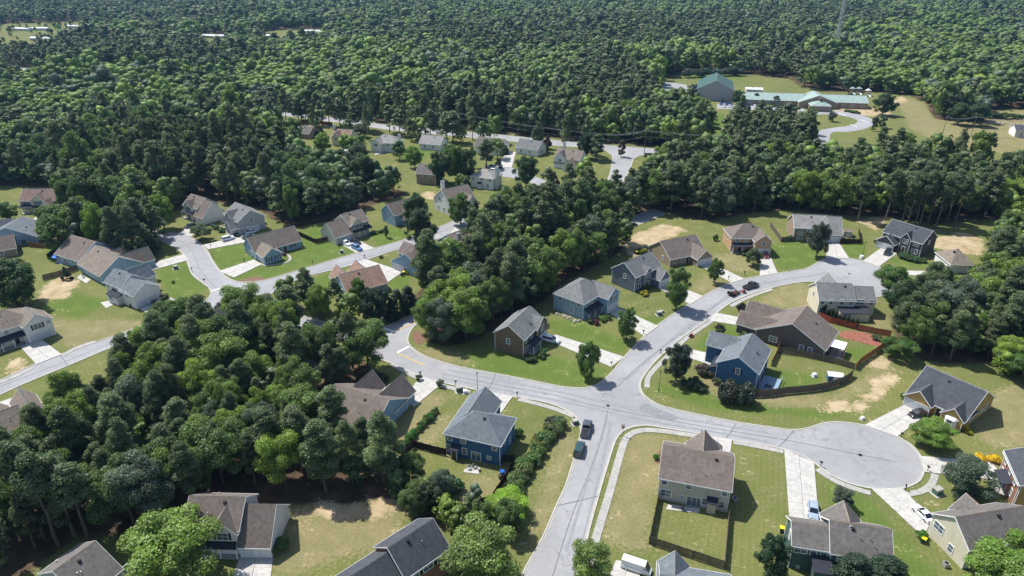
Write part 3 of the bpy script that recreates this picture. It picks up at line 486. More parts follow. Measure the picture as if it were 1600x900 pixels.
    s2 = N.new('ShaderNodeVectorMath'); s2.operation = 'SCALE'; L.new(c, s2.inputs[0]); L.new(fm.outputs[0], s2.inputs['Scale']); L.new(s2.outputs[0], p.inputs['Base Color'])
    bp = N.new('ShaderNodeBump'); bp.inputs['Strength'].default_value = .4; bp.inputs['Distance'].default_value = .12; L.new(tiny, bp.inputs['Height']); L.new(bp.outputs[0], p.inputs['Normal'])
    return m
gz = np.zeros(GX.shape)
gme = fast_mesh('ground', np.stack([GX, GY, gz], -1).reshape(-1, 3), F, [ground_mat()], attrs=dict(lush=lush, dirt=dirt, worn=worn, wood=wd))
tag(new('ground', gme), kind='structure')

import bmesh
def sheet(name, poly, z, m, kind='structure', parent=None):
    me = bpy.data.meshes.new(name); bm = bmesh.new(); vs = [bm.verts.new((x, y, z)) for x, y in poly]
    f = bm.faces.new(vs); f.normal_update()
    if f.normal.z < 0: f.normal_flip()
    bmesh.ops.triangulate(bm, faces=bm.faces); bm.to_mesh(me); bm.free(); me.materials.append(m)
    o = new(name, me, parent)
    if kind: tag(o, kind=kind)
    return o
for i, (n, p) in enumerate(roads): sheet(n, p, .012+.004*i, M['asphalt'])
def ribbon(name, pts, off0, off1, z, m, solid=True, z0=0.0, parent=None):
    P = [np.array(p) for p in pts]; n = len(P); v = []; f = []
    for i in range(n):
        a = P[max(0, i-1)]; b = P[min(n-1, i+1)]; d = (b-a)/max(1e-6, np.linalg.norm(b-a)); nn = np.array((-d[1], d[0]))
        q0 = P[i]+nn*off0; q1 = P[i]+nn*off1
        if solid: v += [(*q0, z0), (*q0, z), (*q1, z), (*q1, z0)]
        else: v += [(*q0, z), (*q1, z)]
    k = 4 if solid else 2
    for i in range(n-1):
        for j in (range(3) if solid else range(1)):
            a = i*k+j; f.append((a, a+1, a+k+1, a+k))
    mb = MB(); mb.v = v; mb.f = f; mb.m = [0]*len(f)
    if solid: mb.f += [(0,1,2,3), (len(v)-1, len(v)-2, len(v)-3, len(v)-4)]; mb.m += [0, 0]
    return mb.obj(name, m, parent)
for e in (R1n, R1s, R2a, R2b, sm(HWY_A), sm(HWY_B)):
    p = W(e); tag(ribbon('kerb', p, -.05, .22, .13, M['kerb'], z0=-.05), kind='structure')
    tag(ribbon('gutter', p, -.42, -.052, .044, M['walk'], z0=-.05), kind='structure')
def walk(px, wdt=1.3, z=.10):
    p = W(smooth(px, 6, False)); L_ = [0]
    for a, b in zip(p, p[1:]): L_.append(L_[-1]+math.hypot(b[0]-a[0], b[1]-a[1]))
    root = tag(new('sidewalk', None, loc=(0, 0, 0)), kind='structure'); t = 0; step = 3.0
    def pos(s):
        s = min(max(s, 0), L_[-1])
        for i in range(len(p)-1):
            if L_[i+1] >= s: q = (s-L_[i])/max(1e-6, L_[i+1]-L_[i]); return (p[i][0]*(1-q)+p[i+1][0]*q, p[i][1]*(1-q)+p[i+1][1]*q)
        return p[-1]
    while t < L_[-1]-.5:
        e = min(t+step-.04, L_[-1]); ribbon('slab', [pos(t), pos((t+e)/2), pos(e)], -wdt/2, wdt/2, z, M['walk'], z0=-.02, parent=root); t += step
walk([(1207,452),(1185,459),(1160,469),(1142,479)]); walk([(1112,502),(1072,529),(1040,560),(1020,580),(1012,592),(1011,606)])
walk([(810,624),(850,634),(875,642),(897,651)]); walk([(612,569),(655,592),(695,604),(737,614)]); walk([(1095,683),(1037,674),(1001,673),(980,683),(970,707),(952,772),(935,828),(920,880)], 1.5)
walk([(1146,691),(1190,699),(1224,706)]); walk([(1277,733),(1300,749),(1330,762),(1360,771)]); walk([(1414,773),(1440,768),(1456,756),(1461,741)]); walk([(97,556),(113,547),(132,539),(150,534)]); walk([(-10,601),(20,590),(54,573)])
walk([(262,465),(272,470),(268,478),(255,483)], .9); walk([(440,396),(452,400),(450,409),(420,415),(405,412)], .9); walk([(330,350),(350,360),(362,372)], .9); walk([(500,361),(535,372)], .8)
def drive(q, nx, ny, z=.135, m='concrete'):
    P = [np.array(at(*p)) for p in q]; root = tag(new('driveway', None, loc=(*P[0], 0)), kind='structure'); g = .012
    for i in range(nx):
        for j in range(ny):
            def bl(u, v): return (P[0]*(1-u)+P[1]*u)*(1-v)+(P[3]*(1-u)+P[2]*u)*v
            u0, u1, v0, v1 = (i+g)/nx, (i+1-g)/nx, (j+g/2)/ny, (j+1-g/2)/ny
            c = [bl(u0, v0), bl(u1, v0), bl(u1, v1), bl(u0, v1)]; dz = random.uniform(-.006, .006)
            b = [(*(p-P[0]), -.02) for p in c]; t = [(*(p-P[0]), z+dz) for p in c]
            mb = MB(); mb.hull(b+t, [(3,2,1,0),(4,5,6,7),(0,1,5,4),(1,2,6,5),(2,3,7,6),(3,0,4,7)])
            o = mb.obj('slab', M[m], root)
DR = [([(1099,681),(1144,688),(1140,716),(1112,712)],2,3),([(1225,702),(1272,723),(1280,822),(1234,822)],2,7),([(1362,764.5),(1410,763),(1456,812),(1443,840)],2,6),([(1350,664.5),(1402,683),(1452,645),(1419,630)],2,4),
 ([(1438,713),(1444,738),(1570,752),(1550,722)],2,5),([(1348,408),(1373,417),(1402,396),(1376,388)],2,3),([(1290,404),(1327,404),(1311,380),(1294,379)],2,3),([(1187,432),(1215,427),(1205,404),(1187,402)],2,3),([(1143,442),(1163,436),(1108,410),(1088,413)],2,4),
 ([(1078,476),(1099,463),(1040,440),(1020,446)],2,4),([(1007,526),(1029,510),(966,481),(950,488)],2,5),([(955,574),(975,558),(868,523),(855,532)],2,6),([(1042,548),(1052,540),(1124,556),(1116,573)],2,4),([(1105,501),(1120,489),(1179,501),(1172,512)],2,5),
 ([(762,612.5),(801,620.5),(780,650),(752,645)],2,3),([(656,589),(692,599),(647,636),(630,625)],2,3),([(360,915),(422,915),(428,862),(377,862)],2,4),([(57,570),(97,554),(65,531),(30,541)],2,3),([(243,500),(273,489),(247,471),(218,482)],2,3),
 ([(288,397),(294,407),(228,425),(214,418)],2,5),([(318,383),(325,390),(398,376),(388,366)],2,5),([(342,424),(366,434),(410,413),(396,406)],2,4),([(557,396),(585,388),(557,374),(531,381)],2,3),([(546,413.5),(571,405),(630,425),(605,442)],3,4),([(49,345),(76,350),(86,334),(66,331)],2,2),
 ([(278,366),(300,370),(312,352),(300,349)],2,2),([(950,905),(1000,915),(1000,880),(962,876)],2,2),([(1398,423),(1402,430),(1478,432),(1476,424)],1,4),([(20,640),(62,628),(48,612),(-10,632)],2,2),([(530,235),(560,243),(556,226),(536,225)],1,2),([(352,352),(366,354),(364,345),(352,346)],1,2),([(686,381),(700,388),(735,360),(715,352)],2,2),([(585,243),(612,236),(606,232),(588,234)],1,1),([(772,262),(800,262),(806,238),(795,236)],1,2)]
for q, nx, ny in DR: drive(q, nx, ny)
for q in ([(126,429),(142,437),(135,443),(120,434)],[(157,473),(176,469),(176,477),(166,482)],[(726,733),(750,731),(748,741),(724,738)],[(93,404),(102,408),(97,414),(86,410)],[(1044,788),(1095,795),(1092,802),(1040,796)],[(372,364),(380,361),(390,368),(372,370)]):
    drive(q, 2, 2, .09)
def mark(a, b, wd_, m):
    p, q = at(*a), at(*b); sheetn = ribbon('road_marking', [p, ((p[0]+q[0])/2, (p[1]+q[1])/2), q], -wd_/2, wd_/2, .048, M[m], solid=False); tag(sheetn, kind='structure')
mark((600,512.5),(616,519),.7,'paint_w'); mark((616.5,519),(652,502),.28,'paint_y'); mark((620.5,551),(639,541.5),.7,'paint_w'); mark((622,552),(665,572),.28,'paint_y'); mark((331,455),(349,449),.6,'paint_w')
for px, py in ((1328,194),(1345,187),(1310,176)): mark((px,py),(px+12,py+5),.5,'paint_w')
M['seal'] = mat('crack_sealant', (.13,.135,.145), .8, .2, 1); M['patch'] = mat('asphalt_patch', (.20,.205,.215), .9, .2, 1); M['stain'] = mat('tyre_worn_asphalt', (.232,.238,.25), .9, .12, .6)
def seam(px, wd_, m, z=.044):
    tag(ribbon('road_seam', W(smooth(px, 6, False)), -wd_/2, wd_/2, z, M[m], solid=False), kind='structure')
seam([(1085,664),(1150,675),(1230,688),(1320,706),(1400,722)],.12,'seal'); seam([(870,618),(930,634),(1000,648),(1085,664)],.12,'seal'); seam([(690,584),(760,598),(870,618)],.12,'seal')
seam([(862,905),(892,810),(920,740),(938,690),(950,640)],.12,'seal'); seam([(965,604),(1010,562),(1080,510),(1130,470),(1190,444),(1290,428)],.12,'seal')
seam([(275,372),(300,392),(315,425),(345,458)],.12,'seal'); seam([(400,452),(500,424),(620,388),(720,350)],.12,'seal'); seam([(0,604),(120,558),(230,512)],.12,'seal')
for a, b in (((1150,662),(1135,684)),((935,775),(872,790)),((1075,512),(1092,525)),((560,396),(575,406)),((95,556),(105,572)),((1240,673),(1215,700)),((760,613),(775,584))): seam([a, ((a[0]+b[0])/2+1, (a[1]+b[1])/2), b],.14,'seal')
for q in ([(1008,630),(1030,640),(1060,652),(1040,656),(1000,640)],[(585,538),(600,530),(606,536),(592,545)]): sheet('asphalt_patch', W(smooth(q, 3)), .0465, M['patch'])
seam([(885,860),(912,770),(934,700),(948,655)],.5,'stain',.042); seam([(905,870),(928,775),(945,705),(955,660)],.5,'stain',.042); seam([(980,592),(1020,556),(1085,500),(1140,460)],.5,'stain',.042); seam([(700,578),(800,598),(900,618),(1000,642),(1100,660),(1200,676)],.5,'stain',.042); seam([(690,590),(790,610),(900,632),(1000,655),(1100,672),(1200,690)],.5,'stain',.042)
def curved(name, px, z, m, lab=None):
    poly = W(smooth(px, 4)); n = len(poly); mb = MB(); mb.v = [(x, y, -.05) for x, y in poly]+[(x, y, z) for x, y in poly]
    mb.f = [tuple(range(n, 2*n))]+[(i, (i+1) % n, (i+1) % n+n, i+n) for i in range(n)]; mb.m = [0]*len(mb.f); o = mb.obj(name, m, fix=False); tag(o, kind='structure'); return o
for q in ([(1168,488),(1178,484),(1197,485),(1199,494),(1176,495)],[(1312,520),(1330,517),(1360,522),(1386,528),(1376,541),(1345,535),(1316,528)],[(1158,520),(1168,517),(1182,520),(1176,527),(1160,527)],[(645,520),(656,518),(664,530),(655,538),(646,532)],[(375,438),(400,432),(415,436),(395,441)],[(1024,712),(1033,704),(1036,722),(1027,724)]): curved('mulch_bed', q, .05, M['mulch'] if q[0][0] in (1168, 1312, 1158) else M['brownmulch'])
# ---------------- trees ----------------
def ico():
    t = (1+5**.5)/2; v = np.array([(-1,t,0),(1,t,0),(-1,-t,0),(1,-t,0),(0,-1,t),(0,1,t),(0,-1,-t),(0,1,-t),(t,0,-1),(t,0,1),(-t,0,-1),(-t,0,1)], float)
    f = np.array([(0,11,5),(0,5,1),(0,1,7),(0,7,10),(0,10,11),(1,5,9),(5,11,4),(11,10,2),(10,7,6),(7,1,8),(3,9,4),(3,4,2),(3,2,6),(3,6,8),(3,8,9),(4,9,5),(2,4,11),(6,2,10),(8,6,7),(9,8,1)])
    return v/np.linalg.norm(v[0]), f
IV, IF = ico()
def unit(a): return a/np.maximum(np.linalg.norm(a, axis=-1, keepdims=True), 1e-9)
def crown(kind, seed, n, size, quad=True, core='blobs', jit=.62):
    """leaf clumps round limbs; returns V, F, tone (per vertex). canonical broad H15 R5, pine H18 R3.6, cone H10 R3, shrub H1.5 R1"""
    r = np.random.default_rng(seed)
    if kind == 'broad':
        H, R, nb = 15, 5.0, 46; d = unit(r.normal(size=(nb*3, 3))); d = d[d[:, 2] > -.80][:nb]; f = r.uniform(.40, .90, (len(d), 1))
        c = d*f*[R, R, .42*H]+[0, 0, .54*H]; rb = r.uniform(.17, .34, len(d))*R; sq = .85
    elif kind == 'oval':
        H, R, nb = 15, 5.0, 70; d = unit(r.normal(size=(nb, 3))); f = r.uniform(.35, .88, (nb, 1)); t = d[:, 2:3]*.5+.5
        c = d*f*[R, R, .45*H]*np.where(d[:, 2:3] > 0, [[.88, .88, 1]], [[1, 1, 1]])+[0, 0, .51*H]; rb = r.uniform(.14, .28, nb)*R; sq = 1.0
    elif kind == 'vase':
        H, R, nb = 15, 5.0, 44; t = r.uniform(0, 1, nb); a = r.uniform(0, 6.283, nb); rr = (.35+.65*np.sin(np.pi*np.clip(t*.85+.1, 0, 1)))*R*r.uniform(.2, .8, nb)
        c = np.stack([rr*np.cos(a), rr*np.sin(a), (.16+.74*t)*H], 1); rb = r.uniform(.17, .30, nb)*R; sq = .9
    elif kind == 'pine':
        H, R, nb = 18, 3.6, 48; t = r.uniform(0, 1, nb)**.8; t = t if seed < 1500 else .5+.5*t; a = np.arange(nb)*2.4+r.uniform(-.4, .4, nb); prof = R*(1-t)**.45*(.6+.4*np.minimum(1, t*4))
        rr = prof*r.uniform(.25, .88, nb); c = np.stack([rr*np.cos(a), rr*np.sin(a), (.28+.68*t)*H], 1); rb = (.62+.42*(1-t))*r.uniform(.9, 1.5, nb); sq = .78
    elif kind == 'cone':
        H, R, nb = 10, 3.0, 34; t = r.uniform(0, 1, nb); a = np.arange(nb)*2.4; prof = R*(1-t)**.7
        rr = prof*r.uniform(.5, .85, nb); c = np.stack([rr*np.cos(a), rr*np.sin(a), (.08+.84*t)*H], 1); rb = (.45+.55*(1-t))*r.uniform(.8, 1.15, nb); sq = 1.0
    else:
        H, R, nb = 1.5, 1.0, 12; d = unit(r.normal(size=(nb, 3))); d[:, 2] = abs(d[:, 2]); c = d*r.uniform(.3, .72, (nb, 1))*[1, 1, .9]+[0, 0, .5]; rb = r.uniform(.26, .42, nb); sq = .95
    nb = len(c); tone_b = r.uniform(.72, 1.28, nb); wgt = rb**2; bi = r.choice(nb, n*2, p=wgt/wgt.sum())
    axis = np.array([0, 0, .52*H]); out = unit(c[bi]-axis+[0, 0, .15*H]); dd = unit(r.normal(size=(n*2, 3))+out*.9)
    p = c[bi]+dd*rb[bi][:, None]*r.uniform(.60, 1.28, (n*2, 1))*[1, 1, sq]
    keep = np.ones(len(p), bool)
    for j in range(nb):
        q = (p-c[j])/[1, 1, sq]; keep &= ~((np.linalg.norm(q, axis=1) < rb[j]*.72) & (bi != j))
    p, dd, bi = p[keep][:n], dd[keep][:n], bi[keep][:n]; n = len(p)
    nr = unit(dd+r.normal(size=(n, 3))*jit); a1 = unit(np.cross(nr, r.normal(size=(n, 3)))); a2 = np.cross(nr, a1)
    s = size*r.uniform(.6, 1.3, (n, 1)); asp = 1.0 if kind != 'pine' else .85
    if quad: V = np.stack([p-a1*s*.5-a2*s*.28*asp, p+a2*s*-.6*asp+a1*s*.12, p+a1*s*.55+a2*s*.2*asp, p+a2*s*.6*asp-a1*s*.15], 1).reshape(-1, 3); k = 4
    else: V = np.stack([p-a1*s*.6-a2*s*.4*asp, p+a1*s*.6-a2*s*.35*asp, p+a2*s*.75*asp], 1).reshape(-1, 3); k = 3
    Fc = np.arange(n*k).reshape(n, k); tone = np.repeat(tone_b[bi]*r.uniform(.88, 1.12, n), k)
    tris = [(V, Fc, tone)]
    CV = []; CF = []; CT = []
    if core == 'blobs':
        for j in range(nb): CV.append(IV*rb[j]*r.uniform(.38, .64, (12, 1))*[1, 1, sq]+c[j]); CF.append(IF+12*j); CT.append(np.full(12, tone_b[j]))
    elif core == 'few':
        for q, j in enumerate(np.argsort(-rb*(c[:, 2]/H+.3))[:8]): CV.append(IV*rb[j]*(1.35 if kind == 'oval' else 1)*r.uniform(1.0, 1.45, (12, 1))*[1, 1, sq]+c[j]); CF.append(IF+12*q); CT.append(np.full(12, tone_b[j]*.95)*r.uniform(.9, 1.1, 12))
    elif core == 'one':
        cc = c.mean(0); ext = (c.max(0)-c.min(0))/2*.80+.25; CV.append(IV*ext+cc); CF.append(IF); CT.append(np.full(12, .95))
    CV, CF, CT = np.concatenate(CV), np.concatenate(CF), np.concatenate(CT)
    return V, Fc, tone, CV, CF, CT
def crown_mesh(name, *a, **k):
    V, Fc, tone, CV, CF, CT = crown(*a, **k); me = bpy.data.meshes.new(name); kk = Fc.shape[1]
    allV = np.concatenate([V, CV]).astype(np.float32); me.vertices.add(len(allV)); me.vertices.foreach_set('co', allV.ravel())
    li = np.concatenate([Fc.ravel(), (CF+len(V)).ravel()]).astype(np.int32); me.loops.add(len(li)); me.loops.foreach_set('vertex_index', li)
    tot = np.concatenate([np.full(len(Fc), kk), np.full(len(CF), 3)]).astype(np.int32); st = np.concatenate([[0], np.cumsum(tot)[:-1]]).astype(np.int32)
    me.polygons.add(len(tot)); me.polygons.foreach_set('loop_start', st); me.polygons.foreach_set('loop_total', tot); me.update(calc_edges=True)
    ca = me.color_attributes.new('tint', 'FLOAT_COLOR', 'POINT'); t = np.concatenate([tone, CT]); cc = np.stack([t, t, t, np.ones_like(t)], 1).astype(np.float32); ca.data.foreach_set('color', cc.ravel())
    me.materials.append(M['leaf']); return me
def trunk_mesh(kind, seed):
    r = random.Random(seed); H, R = dict(broad=(15,5), vase=(15,5), pine=(18,3.6), cone=(10,3))[kind]; mb = MB(); top = .93*H if kind in ('pine','cone') else .7*H; b = .017*H; p = Vector((0, 0, -.1)); seg = 6
    for i in range(seg):
        q = Vector((r.uniform(-.12, .12), r.uniform(-.12, .12), top*(i+1)/seg)); mb.cyl(p, q, b*(1-i/seg*.85), b*(1-(i+1)/seg*.85), 7); p = q
    for i in range(9):
        z = H*r.uniform(.3 if kind != 'pine' else .4, .7); a = r.uniform(0, 6.28); L_ = R*r.uniform(.45, .8)
        e = (math.cos(a)*L_, math.sin(a)*L_, z+L_*(.7 if kind != 'pine' else .15)); mb.cyl((0, 0, z), e, b*.4, b*.1, 5)
    return mb.mesh('trunk', M['bark'])
CR = {'broad': [crown_mesh('crown', 'broad', 100+i, 5200, .46) for i in range(6)], 'pine': [crown_mesh('crown', 'pine', 200+i, 5200, .40) for i in range(6)],
      'fine': [crown_mesh('crown', 'broad', 300+i, 20000, .24) for i in range(5)], 'vase': [crown_mesh('crown', 'vase', 400+i, 15000, .24) for i in range(4)],
      'oval': [crown_mesh('crown', 'oval', 1400+i, 15000, .26) for i in range(4)],
      'cone': [crown_mesh('crown', 'cone', 500+i, 4500, .30) for i in range(3)], 'shrub': [crown_mesh('crown', 'shrub', 600+i, 1100, .13) for i in range(4)],
      'finepine': [crown_mesh('crown', 'pine', 700+i, 14000, .25) for i in range(5)], 'tallpine': [crown_mesh('crown', 'pine', 1700+i, 5200, .30) for i in range(3)]}
TR = {k: [trunk_mesh(k, s) for s in range(3)] for k in ('broad', 'vase', 'pine', 'cone')}
CANON = dict(oval=(15,5.0), broad=(15,5.0), fine=(15,5.0), vase=(15,5.0), pine=(18,3.6), finepine=(18,3.6), tallpine=(18,3.6), cone=(10,3.0), shrub=(1.5,1.0))
ti = [0]
def tree(x, y, h, r, kind, tint, name, label, group=None, cat='tree'):
    ti[0] += 1; H, R = CANON[kind]; root = new(name, None, loc=(x, y, 0), rz=random.uniform(0, 6.28)); tag(root, label, cat, group)
    root.scale = (r/R, r/R*random.uniform(.92, 1.08), h/H)
    c = new('crown', CR[kind][ti[0] % len(CR[kind])], root); c.color = (*tint, 1)
    if kind != 'shrub': new('trunk', TR[{'fine': 'broad', 'oval': 'broad', 'finepine': 'pine', 'tallpine': 'pine'}.get(kind, kind)][ti[0] % 3], root)
    return root
seen = []
for t in TREES:
    px, py, d = proj(t[0], t[1], t[2]*.6); size = t[2]/d
    vis = -10 < px < 1610 and -10 < py < 925
    seen.append((size if vis else size*.2, t, d))
seen.sort(key=lambda q: -q[0])
cnt = {'pine': 0, 'broad': 0}; rest = []
WL = {'the strip of trees along the connecting road': 'strip of trees along the connecting road', 'the tree row along the highway': 'tree row along the highway', 'the gardens below the highway': 'gardens below the highway', 'the upper left clearing': 'upper left clearing', 'the clump by the left loop road': 'clump by the left loop road', 'the lower left wood': 'lower left wood', 'the thicket behind the deep blue house': 'thicket behind the deep blue house', 'the strip of wood between the entrance road and the houses': 'strip of wood along the entrance road', 'the wood at the right edge': 'wood at the right edge', 'the wood north of the right-hand houses': 'wood north of the right-hand houses', 'the great forest north of the houses': 'great forest beyond the houses'}
SHORT = {'lower left wood': 'lower left wood', 'thicket behind the deep blue house': 'blue house thicket', 'strip of wood along the entrance road': 'entrance road wood', 'wood at the right edge': 'right edge wood', 'wood north of the right-hand houses': 'north wood', 'great forest beyond the houses': 'great forest', 'clump by the left loop road': 'loop road clump', 'tree row along the highway': 'highway tree row', 'gardens below the highway': 'highway gardens', 'upper left clearing': 'upper left clearing', 'strip of trees along the connecting road': 'connecting road strip'}
MARKS = [((110,860),'the bottom left corner'),((330,800),'the two white garage doors'),((530,790),'the dry back lawn'),((560,650),'the two-gabled ranch house'),((40,660),'the left edge houses'),((190,540),'the left street'),((350,500),'the left junction'),((585,550),'the entrance stop line'),((0,780),'the left edge'),((240,680),'the middle of the wood'),((420,620),'the centre of the wood'),
 ((790,540),'the tan-brown house'),((890,470),'the light blue-grey house'),((975,400),'the bare dirt lot'),((650,420),'the wide white driveway'),((720,350),'the gabled white house'),((1160,360),'the orange brick house'),((1270,350),'the pale-roofed house'),((1420,350),'the charcoal-roofed house'),((1080,300),'the side street'),((1200,280),'the pine clump poles'),((1350,280),'the school loop'),((1500,300),'the school field'),((1600,350),'the upper right edge'),((1420,500),'the upper cul-de-sac'),((1400,550),'the orange fence'),((1550,560),'the ochre-sided house'),((1600,450),'the right edge'),((320,320),'the brown-roofed white house'),((480,345),'the dark back-lawn fence'),((600,310),'the big round oak'),((60,290),'the yellow-sided house'),((200,340),'the loop road bend'),((850,330),'the white chimney houses'),((700,790),'the dark back fence'),((760,390),'the small chimney house')]
WM = [(at(*p), l) for p, l in MARKS]
for s, t, d in seen:
    x, y, h, r, k, tint, wood = t
    if cnt[k] < 285:
        cnt[k] += 1; wl = WL[wood]; mk = min(WM, key=lambda q: (q[0][0]-x)**2+(q[0][1]-y)**2)[1]; sz = 'low' if h < 9.5 else ('tall' if h > 14 else 'mid-sized'); sh = 'broad' if r/h > (.34 if k == 'broad' else .21) else 'slim'
        ff = random.uniform(.85, 1.18); e = ' in the %s, nearest %s' % (SHORT[wl], mk)
        if k == 'pine': tree(x, y, h, r, 'finepine' if d < 215 else 'pine', tuple(ff*q for q in tint), 'pine_tree', sz+' '+sh+' pine'+e, 'pines in the '+wl)
        elif max(tint) > .215: tree(x, y, h, r, 'fine' if d < 190 else random.choice(('broad', 'oval')), tint, 'broadleaf_tree', sz+' '+sh+' bright leafy tree'+e, 'bright broadleaf trees in the '+wl)
        else: tree(x, y, h, r, 'fine' if d < 190 else random.choice(('broad', 'oval')), tint, 'broadleaf_tree', sz+' '+sh+' dark leafy tree'+e, 'dark broadleaf trees in the '+wl)
    else: rest.append((t, d))
def stuff(name, label, cat, sel, specs):
    TV = []; TF = []; TT = []; off = 0
    for kind in ('broad', 'pine'):
        tmpl = []
        for i in range(7):
            V, Fc, tone, CV, CF, CT = crown('oval' if kind == 'broad' and i % 3 else kind, 900+i, specs[0], specs[1], quad=False, core='few', jit=.40)
            H, R = CANON[kind]; b = np.array([(-.22,-.2,0),(.22,-.2,0),(0,.25,0),(0,0,.75*H)]); bf = np.array([(0,1,3),(1,2,3),(2,0,3)])
            tmpl.append((np.concatenate([V, CV, b]), np.concatenate([Fc, CF+len(V), bf+len(V)+len(CV)]), np.concatenate([tone, CT, np.full(4, -1)])))
        for t, d in sel:
            x, y, h, r, k, tint, _ = t
            if k != kind: continue
            V, F_, T_ = tmpl[int(abs(x*7.3+y*3.1)) % 7]; a = (x*13.7+y*5.3) % 6.283; ca, sa = math.cos(a)*r/R, math.sin(a)*r/R
            TV.append(np.stack([V[:, 0]*ca-V[:, 1]*sa+x, V[:, 0]*sa+V[:, 1]*ca+y, V[:, 2]*h/H], 1)); TF.append(F_+off); off += len(V)
            TT.append(np.where(T_[:, None] < 0, np.array([[.075,.075,.055]]), T_[:, None]*np.array([tint])))
    if not TV: return
    me = fast_mesh(name, np.concatenate(TV), np.concatenate(TF), [M['leaf_far']], colors=np.concatenate(TT)); tag(new(name, me), label, cat, kind='stuff')
    print(name, len(sel), 'trees', sum(len(f) for f in TF), 'tris')
stuff('woodland', 'dense woodland canopy of pines and leafy trees round the houses', 'woodland', [q for q in rest if q[1] < 450], (420, .95))
stuff('forest', 'mixed green forest in the middle distance beyond the school and highway', 'forest', [q for q in rest if 450 <= q[1] < 720], (110, 1.5))
stuff('distant_forest', 'far forest fading to blue-green along the top of the photo', 'forest', [q for q in rest if q[1] >= 720], (30, 2.4))
MID = (.095,.175,.036); BR = (.16,.265,.040); DK = (.046,.100,.030); LIME = (.22,.38,.02); YG = (.18,.26,.06); PN = (.110,.158,.066); GG = (.10,.14,.07); CED = (.030,.066,.030)
